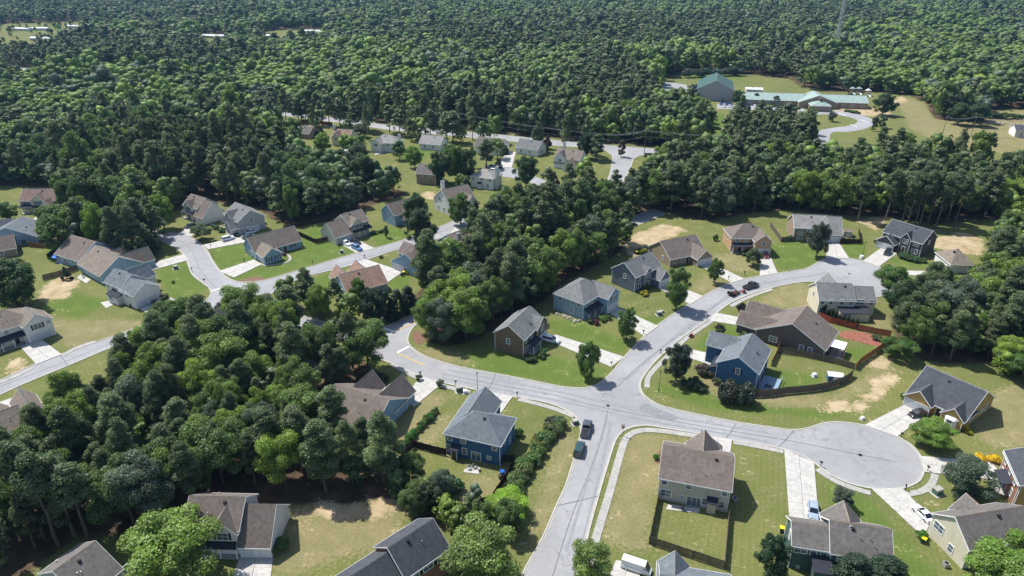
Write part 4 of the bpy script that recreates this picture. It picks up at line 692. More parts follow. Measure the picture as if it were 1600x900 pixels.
YT = [((918,590),12,3.3,'oval',MID,'upright green street tree on the corner lawn by the junction'),((979,531),10.5,3.7,'oval',MID,'green street tree between two driveways right of the light blue-grey house'),((1056,482),14.5,4.6,'oval',MID,'big green maple beside the kerb in front of the slate-grey house'),
 ((1116,442),9.5,2.9,'oval',MID,'green street tree at the kerb left of the pickup with the trailer'),((1176,415),6.2,3.0,'fine',(.075,.12,.045),'small round tree in front of the orange brick house'),((1275,402),14,4.2,'oval',(.07,.095,.055),'tall speckled maple in front of the pale-roofed house'),
 ((1386,462),10.5,5.0,'fine',MID,'spreading green tree at the upper cul-de-sac edge'),((1056,594),11.5,4.0,'oval',(.032,.058,.036),'dense dark round tree at the corner opposite the junction'),((1157,491),4,1.7,'oval',(.035,.04,.03),'small dark round tree by the red mulch bed'),
 ((1123,523),3.4,1.5,'fine',(.06,.07,.04),'small olive tree on the lawn left of the blue house drive'),((1455,697),6.2,4.2,'fine',BR,'broad bright green tree in front of the ochre-sided house'),((1503,768),8,6.0,'vase',(.075,.115,.065),'wide airy tree beside the cul-de-sac and the red brick-fronted house'),
 ((1313,791),4.3,1.9,'fine',(.10,.13,.09),'small whitish flowering tree on the lawn under the cul-de-sac'),((1200,903),10,3.5,'oval',(.03,.075,.03),'dense dark magnolia-like tree left of the dark green house'),((918,925),11,4.0,'vase',YG,'feathery yellow-green tree over the bottom edge of the road'),
 ((755,912),12.5,6.2,'fine',YG,'large feathery yellow-green tree at the bottom beside the black-roofed house'),((288,900),14,7.6,'fine',(.175,.27,.045),'large yellow-green maple hiding the house at lower left'),((1560,945),10.5,6.5,'fine',BR,'bright green tree filling the bottom right corner'),((1615,905),9,5,'fine',BR,'bright green tree at the right edge of the bottom corner'),
 ((1325,925),8,3.6,'finepine',CED,'dark bushy pine at the bottom edge, left of the pair'),((1375,930),8,3.8,'finepine',CED,'dark bushy pine at the bottom edge, right of the pair'),((25,478),16,8.8,'oval',DK,'huge dark green oak at the left edge'),((14,344),8,4.6,'oval',MID,'round green tree at the left edge beside the yellow-sided house'),
 ((102,388),15,5.6,'fine',MID,'leafy tree leftmost in the clump by the left loop road'),((135,385),18,4.4,'pine',PN,'pine second from left in the clump by the left loop road'),((160,392),19,5.2,'oval',BR,'bright leafy tree at the back of the clump by the left loop road'),((186,402),18,4.4,'finepine',PN,'tall pine in the middle of the clump by the left loop road'),((214,398),18,4.2,'finepine',PN,'tall pine right of centre in the clump by the left loop road'),
 ((240,372),16,4.6,'pine',PN,'tall pine by the bend of the left loop road'),((257,358),15,5.2,'oval',BR,'rounded bright tree behind the bend of the left loop road'),((205,412),9,3.2,'cone',DK,'dark conical evergreen under the tall pines, left one'),((225,410),10,3.2,'cone',DK,'dark conical evergreen under the tall pines, middle one'),((243,398),8,2.8,'cone',DK,'dark conical evergreen under the tall pines, right one'),
 ((316,374),6,3.6,'fine',(.085,.14,.05),'small pale green tree on the lawn inside the loop road'),((604,371),5.2,1.2,'oval',GG,'tiny upright tree on the lawn left of the big oak'),((656,384),15.5,6.6,'oval',(.034,.07,.025),'big round oak at the end of the bright lawn'),((650,352),15,5.5,'oval',DK,'dark leafy tree behind the big round oak'),((720,352),14,5.8,'oval',MID,'leafy tree between the gabled white house and the oak'),
 ((497,487),9,3.4,'cone',CED,'dark cedar left of the orange-brown roof'),((563,480),10.5,3.2,'oval',LIME and (.085,.17,.018),'bright green young tree in front of the orange-brown roof'),((105,436),4.5,1.6,'cone',CED,'little dark cedar behind the middle ranch house'),
 ((672,522),12.5,4.2,'fine',(.085,.16,.03),'bright green tree on the bank by the entrance road'),((700,528),13,5.2,'fine',MID,'leafy tree right of the bright one on the entrance bank'),((1378,180),14,8.4,'oval',(.040,.085,.028),'large round tree on the field right of the school'),((1300,190),7,3.2,'oval',(.11,.14,.09),'pale airy tree on the island of the school loop'),
 ((1365,205),9,2.4,'vase',GG,'thin tree right of the school loop, left of two'),((1378,200),8,3.0,'vase',GG,'thin tree right of the school loop, right of two'),((1082,151),10,5.0,'oval',(.08,.11,.075),'pale green tree left of the school gymnasium'),((1101,153),7,2.8,'oval',(.09,.12,.08),'small pale tree in front of the gymnasium'),((1152,164),11,6.0,'oval',DK,'dark tree between the gymnasium and the long school building'),
 ((1211,165),7,2.8,'vase',GG,'slim tree before the school roof, leftmost of three'),((1181,162),7.5,3.0,'vase',GG,'slim tree before the school roof, by the white vehicles'),((1235,163),7,2.8,'vase',GG,'slim tree before the school roof, nearest the entrance'),((1326,164),9,4,'oval',GG,'grey-green tree before the right part of the school roof'),((1312,167),5,3,'oval',(.10,.02,.03),'dark red leafed tree beside the school entrance'),
 ((970,245),9,2.4,'vase',(.11,.09,.045),'lone brownish tree on the side street island'),((760,262),14,4.6,'pine',PN,'dark pine in the middle clearing left of the parked vehicles'),((779,262),4.5,2.2,'cone',CED,'small dark conical shrub-tree beside the parked vehicles'),((790,241),5,2.2,'cone',(.05,.085,.025),'small conical tree by the white gable near the highway'),
 ((648,262),12,5.0,'oval',BR,'bright leafy tree left of the dark clump in the middle clearing'),((690,287),17,6.0,'oval',DK,'dark leafy tree at left of the tall clump in the middle clearing'),((712,285),19,6.6,'oval',MID,'leafy tree in the middle of the tall clump in the middle clearing'),((730,287),18,6,'oval',DK,'dark leafy tree at right of the tall clump in the middle clearing'),
 ((822,292),16,6.6,'oval',(.05,.11,.03),'tall leafy tree left of the white chimney house'),((840,236),16,3.6,'pine',PN,'dark pine between the highway and the chimney house'),((915,248),14,5,'oval',CED,'dark tree right of the chimney house'),((932,250),13,5,'pine',PN,'dark pine before the side street junction'),((865,290),7,2.6,'cone',(.10,.05,.035),'reddish brown shrub-tree below the chimney house'),((855,233),8,3,'cone',(.09,.05,.04),'reddish tree left of the chimney house'),
 ((506,240),12,5.4,'oval',BR,'bright leafy tree below the salmon-roofed house'),((498,212),9,3.6,'cone',DK,'dark conical tree left of the salmon-roofed house'),((565,215),9,4.6,'oval',GG,'grey-green tree between the two highway-side houses'),((560,252),9,6,'oval',GG,'broad grey-green tree below the white highway-side house'),((560,232),7,3.6,'oval',(.10,.16,.04),'yellowish small tree before the white highway-side house'),((530,262),10,5.5,'oval',DK,'dark leafy tree below the grey-green one'),
 ((1495,195),12,8,'oval',(.055,.11,.03),'broad tree at front left of the clump on the school field'),((1520,196),13,8.5,'oval',(.05,.10,.03),'broad tree at front right of the clump on the school field'),((1475,182),12,7,'oval',BR,'bright tree at the left end of the clump on the school field'),((1505,180),14,8,'oval',BR,'bright tree at the back of the clump on the school field'),((1450,160),9,6,'oval',DK,'dark tree behind the clump on the school field'),
 ((1402,235),12,4,'pine',PN,'dark pine on the lower field edge'),((1416,237),11,4,'oval',BR,'bright tree beside the dark pine on the lower field edge'),((1595,590),8,6,'fine',(.07,.15,.02),'low bright spreading tree beside the right wood'),((1402,560),6.5,4,'fine',(.08,.16,.03),'bright bushy tree behind the orange fence'),((352,503),6,2.6,'vase',GG,'small thin tree by the left junction lamp'),
 ((795,803),4.6,4.0,'fine',LIME,'lime green bushy tree at the foot of the hedgerow'),((584,505),12,4.4,'oval',CED,'dark evergreen leftmost beside the entrance road'),((605,500),9,3.6,'cone',CED,'dark evergreen second beside the entrance road'),((622,494),9,3.4,'cone',CED,'dark evergreen third beside the entrance road'),((638,487),9,3.4,'cone',CED,'dark evergreen rightmost beside the entrance road')]
for i, (px, py, h) in enumerate(((1418,352,21),(1430,350,24),(1436,354,22),(1450,352,21),(1462,356,20),(1478,352,22),(1490,356,21),(1340,345,19),(1410,346,20),(1384,344,20))):
    x, y = at(px, py); tree(x, y, h, 4.6, 'tallpine', PN, 'pine_tree', 'tall pine with bare pale trunk at the wood edge behind the charcoal-roofed house', 'tall bare-trunked pines at the northern wood edge')
for i, (px, py, h) in enumerate(((92,852,20),(118,838,18),(68,838,21),(45,800,19),(140,846,17))):
    x, y = at(px, py); tree(x, y, h, 4.2, 'tallpine', PN, 'pine_tree', 'tall pine with long bare trunk at the front of the lower left wood', 'tall bare-trunked pines in the lower left wood')
for (p, h, r, k, tint, lab) in YT:
    if k == 'oval': r *= .88; h = max(h, 2.1*r)
    x, y = at(*p); tree(x, y, h, r, k, tint, {'tallpine': 'pine_tree', 'cone': 'evergreen_tree', 'pine': 'pine_tree', 'finepine': 'pine_tree'}.get(k, 'broadleaf_tree'), lab)
def shrub(p, h, r, tint, lab, grp=None, cat='shrub', name='shrub', jit=0):
    x, y = at(*p); return tree(x+random.uniform(-jit, jit), y+random.uniform(-jit, jit), h, r, 'shrub', tint, name, lab, grp, cat)
def row(pts, n, h, r, tint, lab, grp, jit=0, name='shrub', var=.25):
    P = [np.array(at(*p)) for p in pts]; segs = [(a, b, np.linalg.norm(b-a)) for a, b in zip(P, P[1:])]; T_ = sum(s[2] for s in segs)
    for i in range(n):
        s = T_*(i+.5)/n
        for a, b, l in segs:
            if s <= l: q = a+(b-a)*s/l; break
            s -= l
        f = random.uniform(1-var, 1+var); tn = tuple(v*random.uniform(.75, 1.3) for v in tint)
        tree(q[0]+random.uniform(-jit, jit), q[1]+random.uniform(-jit, jit), h*f, r*f, 'shrub', tn, name, lab, grp, 'shrub')
row([(872,662),(856,685),(840,705),(828,728),(812,752),(800,776)], 46, 2.2, 1.6, (.11,.165,.045), 'shrub of the overgrown hedgerow between the deep blue house and the road', 'shrubs in the overgrown hedgerow', .9)
row([(866,668),(850,690),(835,712),(820,738)], 10, 1.8, 1.3, (.15,.12,.06), 'brownish shrub of the overgrown hedgerow beside the road', 'brownish shrubs in the overgrown hedgerow', 1.2)
row([(625,707),(640,690),(655,670),(670,655),(682,644)], 13, 1.7, 1.15, (.07,.15,.03), 'clipped green bush in the row left of the deep blue house', 'row of bushes left of the deep blue house', .25, var=.15)
row([(1075,607),(1090,600),(1100,612)], 7, 2.0, 1.7, (.05,.09,.03), 'bush in the bed behind the dark round tree', 'bushes behind the dark round tree', 1.4)
row([(1125,620),(1145,628),(1170,632)], 9, 4.4, 2.1, (.055,.075,.045), 'tall grey-green shrub against the blue house by the fence', 'tall shrubs against the blue house', .9)
row([(1095,590),(1110,585),(1125,598)], 7, 2.2, 1.5, (.09,.09,.05), 'mixed shrub left of the blue house wall', 'mixed shrubs left of the blue house', 1.2)
row([(1283,493),(1300,501),(1320,509),(1341,515)], 9, 3.4, .62, (.035,.06,.025), 'slim columnar evergreen in the row along the red fence', 'columnar evergreens along the red fence', .1, name='columnar_evergreen', var=.15)
row([(1144,393),(1165,399),(1170,390)], 7, 1.2, 1.1, (.055,.11,.03), 'low shrub in front of the brick porch', 'low shrubs in front of the brick porch', .9)
row([(1405,401),(1420,407),(1440,409)], 8, 1.7, 1.5, (.05,.11,.03), 'green shrub before the dark two-storey house', 'shrubs before the dark two-storey house', .7)
row([(578,367),(590,364),(600,361)], 4, 1.2, 1.3, (.04,.085,.02), 'low hedge shrub right of the three-vehicle drive', 'hedge right of the three-vehicle drive', .4)
row([(357,358),(366,365),(374,371)], 6, 1.3, 1.0, (.04,.08,.03), 'rounded shrub along the walk of the grey house', 'shrubs along the walk of the grey house', .2)
row([(836-4,565),(845,560),(850,552)], 3, 1.4, 1.2, (.05,.12,.025), 'clipped shrub before the tan-brown house', 'shrubs before the tan-brown house', .3)
row([(820,562),(832,566)], 3, 1.6, 1.2, (.06,.08,.04), 'flowering low shrub at the corner of the tan-brown house', 'shrubs at the corner of the tan-brown house', .5)
row([(1283-45,150),(1160,158),(1330,166)], 1, 1.2, 2.5, (.06,.10,.03), 'shrub by the school wall', None)
row([(1180,165),(1215,168),(1250,171)], 6, 1.4, 2.6, (.08,.13,.03), 'clipped shrub in the beds before the school', 'shrubs in the beds before the school', 1)
row([(1322,174),(1342,178)], 4, 1.7, 2.6, (.05,.12,.02), 'clipped hedge block by the school loop', 'hedge by the school loop', .2)
row([(1540,185),(1640,186)], 11, 3.4, 3.2, (.06,.11,.03), 'low bushy tree in the planted line right of the school field', 'planted line right of the school field', 1)
row([(1075,122),(1105,120),(1160,118)], 12, 7, 5, (.055,.085,.05), 'round tree in the line behind the gymnasium', 'line of round trees behind the gymnasium', 2, name='round_tree')
row([(655,278),(690,280)], 6, 2.0, 2, (.06,.10,.03), 'hedge bush behind the plain tan-sided house', 'hedge behind the plain tan-sided house', .4)
row([(720,760),(660,800)], 7, 2.4, 2.2, DK, 'undergrowth bush behind the fence of the deep blue house', 'undergrowth behind the fence', 2)
for a, h, r, c, l in [((1005,461),1.7,1.5,(.38,.34,.02),'yellow-green shrub beside the slate-grey house, front one'),((1010,452),1.5,1.5,(.10,.13,.02),'green shrub behind the yellow one by the slate-grey house'),((922,505),1.5,1.1,(.07,.15,.03),'green shrub leftmost before the light blue-grey porch'),((932,506),1.6,1.2,(.11,.035,.05),'purple shrub before the light blue-grey porch'),((943,501),1.7,1.4,(.12,.22,.03),'lime shrub before the light blue-grey porch'),((951,499),1.4,1.1,(.05,.10,.03),'green shrub nearest the garage of the light blue-grey house'),
 ((1491,665),1.3,1.35,(.50,.40,.01),'yellow shrub under the bay window, largest of three'),((1507,672),1.2,1.2,(.50,.40,.01),'yellow shrub under the bay window, middle of three'),((1513,677),.9,.8,(.45,.40,.01),'yellow shrub under the bay window, smallest of three'),((1414,625),2.2,1.6,(.07,.15,.02),'round green bush left of the ochre house garage'),((1529,720),1.6,1.5,(.62,.45,.01),'yellow flowering shrub behind the airy tree, left one'),((1556,723),1.6,1.6,(.62,.45,.01),'yellow flowering shrub behind the airy tree, right one'),
 ((436,856),2.4,1.9,(.08,.16,.03),'round bush right of the white garage doors'),((1370,384),2.4,1.6,(.05,.10,.02),'dark clipped bush left of the charcoal-roofed house'),((1401,395),.9,1.0,(.16,.20,.03),'low yellow-green shrub by the black vehicle'),((1436,840),1.6,1.25,(.08,.20,.02),'small green bush by the beige gabled house'),((466,385),1.9,1.5,(.04,.08,.02),'dark bush at the right corner of the ranch house with the curving walk'),((444,399),1.0,1.1,(.07,.05,.04),'brown shrub inside the curving walk'),
 ((258,466),1.6,1.5,(.09,.10,.04),'round shrub beside the garage of the white two-storey house'),((247,458),1.6,1.5,(.07,.12,.03),'green shrub behind the round one at the white two-storey house'),((67,520),1.9,1.2,(.06,.12,.02),'bush at the corner of the wide-garage house'),((248,440),.9,.8,(.06,.10,.03),'tiny shrub on the corner lawn, left one'),((271,442),.9,.7,(.05,.10,.03),'tiny shrub on the corner lawn, right one'),((637,427),1.5,1.3,(.25,.25,.02),'yellow-green bush by the wide white driveway'),
 ((337,358),1.6,1.5,(.04,.09,.02),'dark bush on the loop lawn, left one'),((347,362),1.6,1.8,(.05,.10,.02),'dark bush on the loop lawn, right one'),((460,468),1.8,1.7,(.06,.10,.03),'low bush on the verge by the orange-roofed house'),((481,440),1.2,.9,(.06,.10,.02),'tiny bush on the verge lawn'),((595,403),1.0,.9,(.05,.08,.02),'tiny bush on the lawn island by the wide driveway'),((585,590),2.0,1.4,(.05,.09,.03),'young shrub by the entrance sidewalk, left of three'),((595,592),1.9,1.3,(.07,.10,.04),'young shrub by the entrance sidewalk, middle of three'),((604,597),2.2,1.3,(.05,.09,.03),'young shrub by the entrance sidewalk, right of three'),
 ((654,594),1.9,.9,GG,'small conical shrub left of the brown-roofed house drive'),((688,604),2.1,1.2,GG,'round grey-green shrub right of the brown-roofed house drive'),((862,664),2.2,1.8,(.045,.07,.03),'rounded dark shrub at the head of the hedgerow'),((812,682),1.9,1.3,(.05,.13,.02),'green bush at the right wall of the deep blue house'),((1026,718),1.4,.8,(.08,.20,.02),'small round bush left of the two-storey tan house'),((1165,535-10),1.4,1.5,(.09,.15,.03),'bush at the mulch bed by the brown ranch house'),((1159,530),1.4,1.3,(.08,.05,.05),'brown bush at the mulch bed by the brown ranch house'),
 ((1022,398),3.0,2.8,(.08,.035,.05),'purple-leaved shrub between the tan and slate-grey houses'),((1003,396),2.2,2.0,(.20,.22,.03),'yellow-green shrub behind the slate-grey house'),((1118,376),2.4,1.3,(.05,.10,.02),'upright bush left of the orange brick house'),((1370,531),1.4,2.0,(.08,.11,.04),'grey bush at the end of the red mulch bed'),((1236,376),2.0,1.8,(.06,.11,.02),'round bush at the fence end left of the pale-roofed house'),((1330,378),1.6,1.3,(.10,.13,.05),'pale bush at the fence right of the pale-roofed house')]:
    shrub(a, h, r, c, l)
# ---------------- houses ----------------
PX = {}
def unit_parts():
    def frame(w, h, nx, nz, name, m='white'):
        f = MB(); t = .12
        f.box(-w/2-t, w/2+t, -.07, .01, -t, 0); f.box(-w/2-t, w/2+t, -.07, .01, h, h+t); f.box(-w/2-t, -w/2, -.07, .01, 0, h); f.box(w/2, w/2+t, -.07, .01, 0, h)
        for i in range(1, nx): x = -w/2+w*i/nx; f.box(x-.03, x+.03, -.06, .01, 0, h)
        for i in range(1, nz): z = h*i/nz; f.box(-w/2, w/2, -.055, .008, z-.025, z+.025)
        g = MB(); g.box(-w/2, w/2, -.03, .006, 0, h); return f.mesh(name, M[m]), g.mesh('pane', M['glass'])
    for k, w, h, nx, nz in (('w', .95, 1.45, 1, 2), ('W', 1.9, 1.45, 2, 2), ('p', .75, .75, 2, 2), ('s', 1.9, 2.05, 2, 1), ('S', 2.6, 2.05, 3, 1)):
        PX[k] = frame(w, h, nx, nz, 'window' if k in 'wWp' else 'patio_door')
    for k, w, n in (('g', 2.6, 4), ('G', 4.9, 7)):
        f = MB(); h = 2.15; f.box(-w/2-.1, w/2+.1, -.06, .01, h, h+.12); f.box(-w/2-.1, -w/2, -.06, .01, 0, h); f.box(w/2, w/2+.1, -.06, .01, 0, h)
        g = MB(); g.box(-w/2, w/2, -.02, .008, 0, h)
        for i in range(n):
            for j in range(4):
                a = -w/2+w*i/n+.05; b = -w/2+w*(i+1)/n-.05; g.box(a, b, -.04, -.018, h*j/4+.05, h*(j+1)/4-.04)
        PX[k] = (f.mesh('garage_frame', M['white']), g.mesh('garage_door', M['gdoor']))
    f = MB(); f.box(-.6, .6, -.07, .01, 2.1, 2.22); f.box(-.6, -.5, -.07, .01, 0, 2.1); f.box(.5, .6, -.07, .01, 0, 2.1)
    g = MB(); g.box(-.5, .5, -.03, .006, 0, 2.1); g.box(.33, .39, -.07, -.03, 1, 1.06); PX['d'] = (f.mesh('door_frame', M['white']), g.mesh('door', M['door']))
    s = MB(); s.box(-.2, .2, -.06, .008, 0, 1.5)
    for i in range(6): s.box(-.16, .16, -.075, -.06, .08+i*.23, .22+i*.23)
    PX['sh'] = s.mesh('shutter', M['shutter'])
    v = MB(); v.cyl((0,0,-.3), (0,0,.45), .06, .06, 8); v.cyl((0,0,.45), (0,0,.52), .10, .08, 8); PX['vent'] = v.mesh('roof_vent', M['pipe'])
    v = MB(); v.box(-.22, .22, -.22, .22, -.3, .18); v.prism([(-.26, .18), (.26, .18), (0, .34)], 'x', -.26, .26); PX['box_vent'] = v.mesh('roof_vent', M['black'])
    c = MB(); c.box(-.09, .09, -.09, .09, 0, 1); c.box(-.13, .13, -.13, .13, 0, .06); c.box(-.13, .13, -.13, .13, .95, 1); PX['col'] = c.mesh('porch_column', M['white'])
unit_parts()
FACE = {'F': 0, 'R': math.pi/2, 'B': math.pi, 'L': -math.pi/2}
def put(root, k, loc, face, z):
    ang = FACE[face]
    def add(key, dx=0, z_=z):
        c = math.cos(ang); s = math.sin(ang); return (loc[0]+dx*c, loc[1]+dx*s, z_)
    kk = {'x': 'w', 'X': 'W'}.get(k, k); a, b = PX[kk]
    if kk in 'gGd':
        new(a.name.split('.')[0], a, root, add(kk), ang); o = new(b.name.split('.')[0], b, root, add(kk), ang)
    else:
        o = new(a.name.split('.')[0], a, root, add(kk), ang); q = new('pane', b, o)
    if k in 'xX':
        hw = .47 if k == 'x' else .95
        for s in (-1, 1): new('shutter', PX['sh'], root, add(k, s*(hw+.32)), ang)
OH = .38
def roof_geo(x0, x1, y0, y1, e, rise, t, rm, root, first=False):
    th = .16; mb = MB(); fs = MB(); F_ = M['white']
    if t in ('gx', 'gy', 'hx', 'hy'):
        ax = t[1]; a0, a1, b0, b1 = (x0, x1, y0, y1) if ax == 'x' else (y0, y1, x0, x1); bm_ = (b0+b1)/2; half = (b1-b0)/2; sl = rise/half
        lo = e-OH*sl
        def pt(a, b, z): return (a, b, z) if ax == 'x' else (b, a, z)
        if t[0] == 'g':
            o = .28; prof = [(b0-OH, lo), (bm_, e+rise), (b1+OH, lo), (b1+OH, lo-th), (bm_, e+rise-th), (b0-OH, lo-th)]
            if rise > .3 or True:
                v = []; 
                for a in (a0-o, a1+o):
                    for u, z in prof: v.append(pt(a, u, z))
                mb.hull(v, [(0,1,7,6),(1,2,8,7),(2,3,9,8),(3,4,10,9),(4,5,11,10),(5,0,6,11),(0,5,4,1),(1,4,3,2),(6,7,10,11),(7,8,9,10)])
                for a, sgn in ((a0-o, -1), (a1+o, 1)):           # rake boards
                    for (u0, z0_), (u1, z1_) in (((b0-OH, lo), (bm_, e+rise)), ((bm_, e+rise), (b1+OH, lo))):
                        vv = [];
                        for aa in (a, a+sgn*.04):
                            for u, z in ((u0, z0_+.012), (u1, z1_+.012), (u1, z1_-.24), (u0, z0_-.24)): vv.append(pt(aa, u, z))
                        fs.hull(vv, [(0,1,2,3),(7,6,5,4),(0,4,5,1),(1,5,6,2),(2,6,7,3),(3,7,4,0)])
            for b, s in ((b0-OH, -1), (b1+OH, 1)):               # eave boards
                q = sorted((b, b+s*.04))
                if ax == 'x': fs.box(a0-o, a1+o, q[0], q[1], lo-.24, lo+.004)
                else: fs.box(q[0], q[1], a0-o, a1+o, lo-.24, lo+.004)
        else:
            L_ = min(half, (a1-a0)/2-.3); z1 = e+rise
            v = [pt(a0-OH, b0-OH, lo), pt(a1+OH, b0-OH, lo), pt(a1+OH, b1+OH, lo), pt(a0-OH, b1+OH, lo), pt(a0+L_, bm_, z1), pt(a1-L_, bm_, z1),
                 pt(a0-OH, b0-OH, lo-th), pt(a1+OH, b0-OH, lo-th), pt(a1+OH, b1+OH, lo-th), pt(a0-OH, b1+OH, lo-th)]
            mb.hull(v, [(0,1,5,4),(1,2,5),(2,3,4,5),(3,0,4),(9,8,7,6),(0,6,7,1),(1,7,8,2),(2,8,9,3),(3,9,6,0)])
            X0, X1, Y0, Y1 = x0-OH, x1+OH, y0-OH, y1+OH
            fs.box(X0-.04, X1+.04, Y0-.04, Y0-.002, lo-.24, lo+.004); fs.box(X0-.04, X1+.04, Y1+.002, Y1+.04, lo-.24, lo+.004)
            fs.box(X0-.04, X0-.002, Y0, Y1, lo-.24, lo+.003); fs.box(X1+.002, X1+.04, Y0, Y1, lo-.24, lo+.003)
        ro = mb.obj('roof', M[rm], root); fs.obj('fascia', F_, ro)
        rc = MB(); r0, r1 = (a0-.28, a1+.28) if t[0] == 'g' else (a0+L_, a1-L_); z1 = e+rise; rc.hull([pt(r0, bm_-.2, z1-.2*sl+.012), pt(r1, bm_-.2, z1-.2*sl+.012), pt(r1, bm_, z1+.05), pt(r0, bm_, z1+.05), pt(r1, bm_+.2, z1-.2*sl+.012), pt(r0, bm_+.2, z1-.2*sl+.012)], [(0,1,2,3),(3,2,4,5),(0,3,5),(1,4,2)])
        rc.obj('ridge_cap', M['r_tan' if rm in ('r_brown', 'r_mid') else 'r_grey'], ro)
        return ro
    o = .2; f = t[1]                                              # shed roofs falling outwards
    if f in 'FB':
        ya, yb = (y0-o, y1) if f == 'F' else (y1+o, y0); mb.prism([(ya, e-.05), (yb, e+rise), (yb, e+rise-.14), (ya, e-.19)], 'x', x0-o, x1+o)
    else:
        xa, xb = (x0-o, x1) if f == 'L' else (x1+o, x0); mb.prism([(xa, e-.05), (xb, e+rise), (xb, e+rise-.14), (xa, e-.19)], 'y', y0-o, y1+o)
    return mb.obj('lean_to_roof', M['dpaint'], root)
for hi, h in enumerate(HO):
    (ax_, ay_), ang, w_ = h['fr']; nm = 'mobile_home' if h['far'] else ('school_building' if 'school' in h['label'] and 'classroom' not in h['label'] else 'house')
    root = new(nm, None, loc=(ax_, ay_, 0), rz=ang); tag(root, h['label'], 'building' if nm == 'school_building' else ('mobile home' if h['far'] else 'house'))
    vols = [(0, w_, 0, h['d'], h['ez'], h['rise'], h['roof'])]+list(h['wings']); ins = 0
    for vi, (x0, x1, y0, y1, e, rise, t) in enumerate(vols):
        chim = rise == .01; wm = 'w_white' if chim else h['wall']; mb = MB()
        if hi == 8 and vi == 1: wm = 'brick'
        if hi == 6 and vi == 1: wm = 'w_green'
        k = .006*vi; x0_, x1_, y0_, y1_ = x0+k, x1-k, y0+k, y1-k
        if t[0] == 'g' and not chim:
            g = e+rise-.18; half = ((y1-y0) if t[1] == 'x' else (x1-x0))/2; sl = rise/half; ee = e-.10
            if t[1] == 'x': mb.prism([(y0_, -.3), (y1_, -.3), (y1_, ee), ((y0+y1)/2, g), (y0_, ee)], 'x', x0_, x1_)
            else: mb.prism([(x0_, -.3), (x1_, -.3), (x1_, ee), ((x0+x1)/2, g), (x0_, ee)], 'y', y0_, y1_)
        else: mb.box(x0_, x1_, y0_, y1_, -.3, e-.12 if not chim else e)
        mb.obj('chimney' if chim else 'wall', M[wm], root)
        if chim:
            c = MB(); c.box(x0-.08, x1+.08, y0-.08, y1+.08, e, e+.14); c.cyl(((x0+x1)/2, (y0+y1)/2, e+.1), ((x0+x1)/2, (y0+y1)/2, e+.55), .16, .16, 8); c.obj('chimney_cap', M['pipe'], root); continue
        if h['far'] and vi: continue
        tb = MB(); cw = .09                                        # corner boards
        for cx in (x0, x1):
            for cy in (y0, y1):
                sx = 1 if cx == x1 else -1; sy = 1 if cy == y1 else -1
                tb.box(*sorted((cx-sx*cw, cx+sx*.025)), *sorted((cy-sy*cw, cy+sy*.025)), -.1, e-.16)
        if t[0] != 's': tb.obj('corner_board', M['white'], root)
        ro = roof_geo(x0, x1, y0, y1, e, rise, t, h['rm'], root)
        if vi == 0 and not h['far'] and e < 7:                     # vents through the rear and front slopes
            for q in range(4):
                u = random.uniform(.25, .8)*(x1-x0); v_ = random.uniform(.12, .30)*(y1-y0); d_ = random.choice((v_, (y1-y0)-v_)) if q else (y1-y0)*.40
                if t[1] == 'x': zz = e+rise*min(1, min(d_, (y1-y0)-d_)/((y1-y0)/2)); P_ = (x0+u, y0+d_, zz)
                else:
                    v_ = random.uniform(.15, .3)*(x1-x0); zz = e+rise*v_/((x1-x0)/2); P_ = (x1-v_, y0+random.uniform(.25, .8)*(y1-y0), zz)
                new('roof_vent', PX['vent' if q else 'box_vent'], root, P_)
    for grp in h['items'].split('|'):
        if not grp: continue
        hd, its = grp.split(':'); face, vi = hd[0], int(hd[1]); x0, x1, y0, y1 = vols[vi][:4]
        for it in its.split(';'):
            k = it[0]; nums = [float(q) for q in it[1:].split(',')]; u, z = (nums+[.05])[:2]
            loc = {'F': (x0+u, y0), 'B': (x0+u, y1), 'L': (x0, y0+u), 'R': (x1, y0+u)}[face]; put(root, k, loc, face, z)
    for face, u0, u1, dp, z in h['porch']:
        if face == 'F': r_ = (u0, u1, -dp, -.01)
        elif face == 'R': r_ = (w_+.01, w_+dp, u0, u1)
        else: r_ = (-dp, -.01, u0, u1)
        roof_geo(*r_, z, .75, 's'+face, None, root); fl = MB(); fl.box(*r_, -.05, .16); fl.obj('porch_floor', M['walk'], root)
        n = max(2, int((u1-u0)/2.4)+1)
        for i in range(n):
            u = u0+.2+(u1-u0-.4)*i/(n-1); P_ = {'F': (u, -dp+.15), 'R': (w_+dp-.15, u), 'L': (-dp+.15, u)}[face]
            c = new('porch_column', PX['col'], root, (*P_, .16)); c.scale = (1, 1, z-.26)
    if 'bay window' in h['label']:
        b = MB(); b.hull([(8.9,-1.6,.3),(9.4,-2.4,.3),(10.9,-2.4,.3),(11.4,-1.6,.3),(8.9,-1.6,2.3),(9.4,-2.4,2.3),(10.9,-2.4,2.3),(11.4,-1.6,2.3)], [(0,1,5,4),(1,2,6,5),(2,3,7,6),(4,5,6,7),(3,2,1,0)]); bo = b.obj('bay_window', M['white'], root)
        put(root, 'w', (10.15, -2.4), 'F', .6); r2 = MB(); r2.hull([(8.7,-1.55,2.3),(9.3,-2.6,2.3),(11,-2.6,2.3),(11.6,-1.55,2.3),(9.3,-1.6,2.75),(11,-1.6,2.75)], [(0,1,4),(1,2,5,4),(2,3,5),(3,2,1,0)]); r2.obj('bay_roof', M['r_white'], bo)
    if 'entrance gable' in h['label']:
        c = MB(); c.box(47.2, 48.8, -9.8, -8.2, 5.6, 7.6); c.hull([(46.8,-10.2,7.6),(49.2,-10.2,7.6),(49.2,-7.8,7.6),(46.8,-7.8,7.6),(48,-9,9)], [(0,1,4),(1,2,4),(2,3,4),(3,0,4),(3,2,1,0)]); c.obj('cupola', M['r_mid'], root)

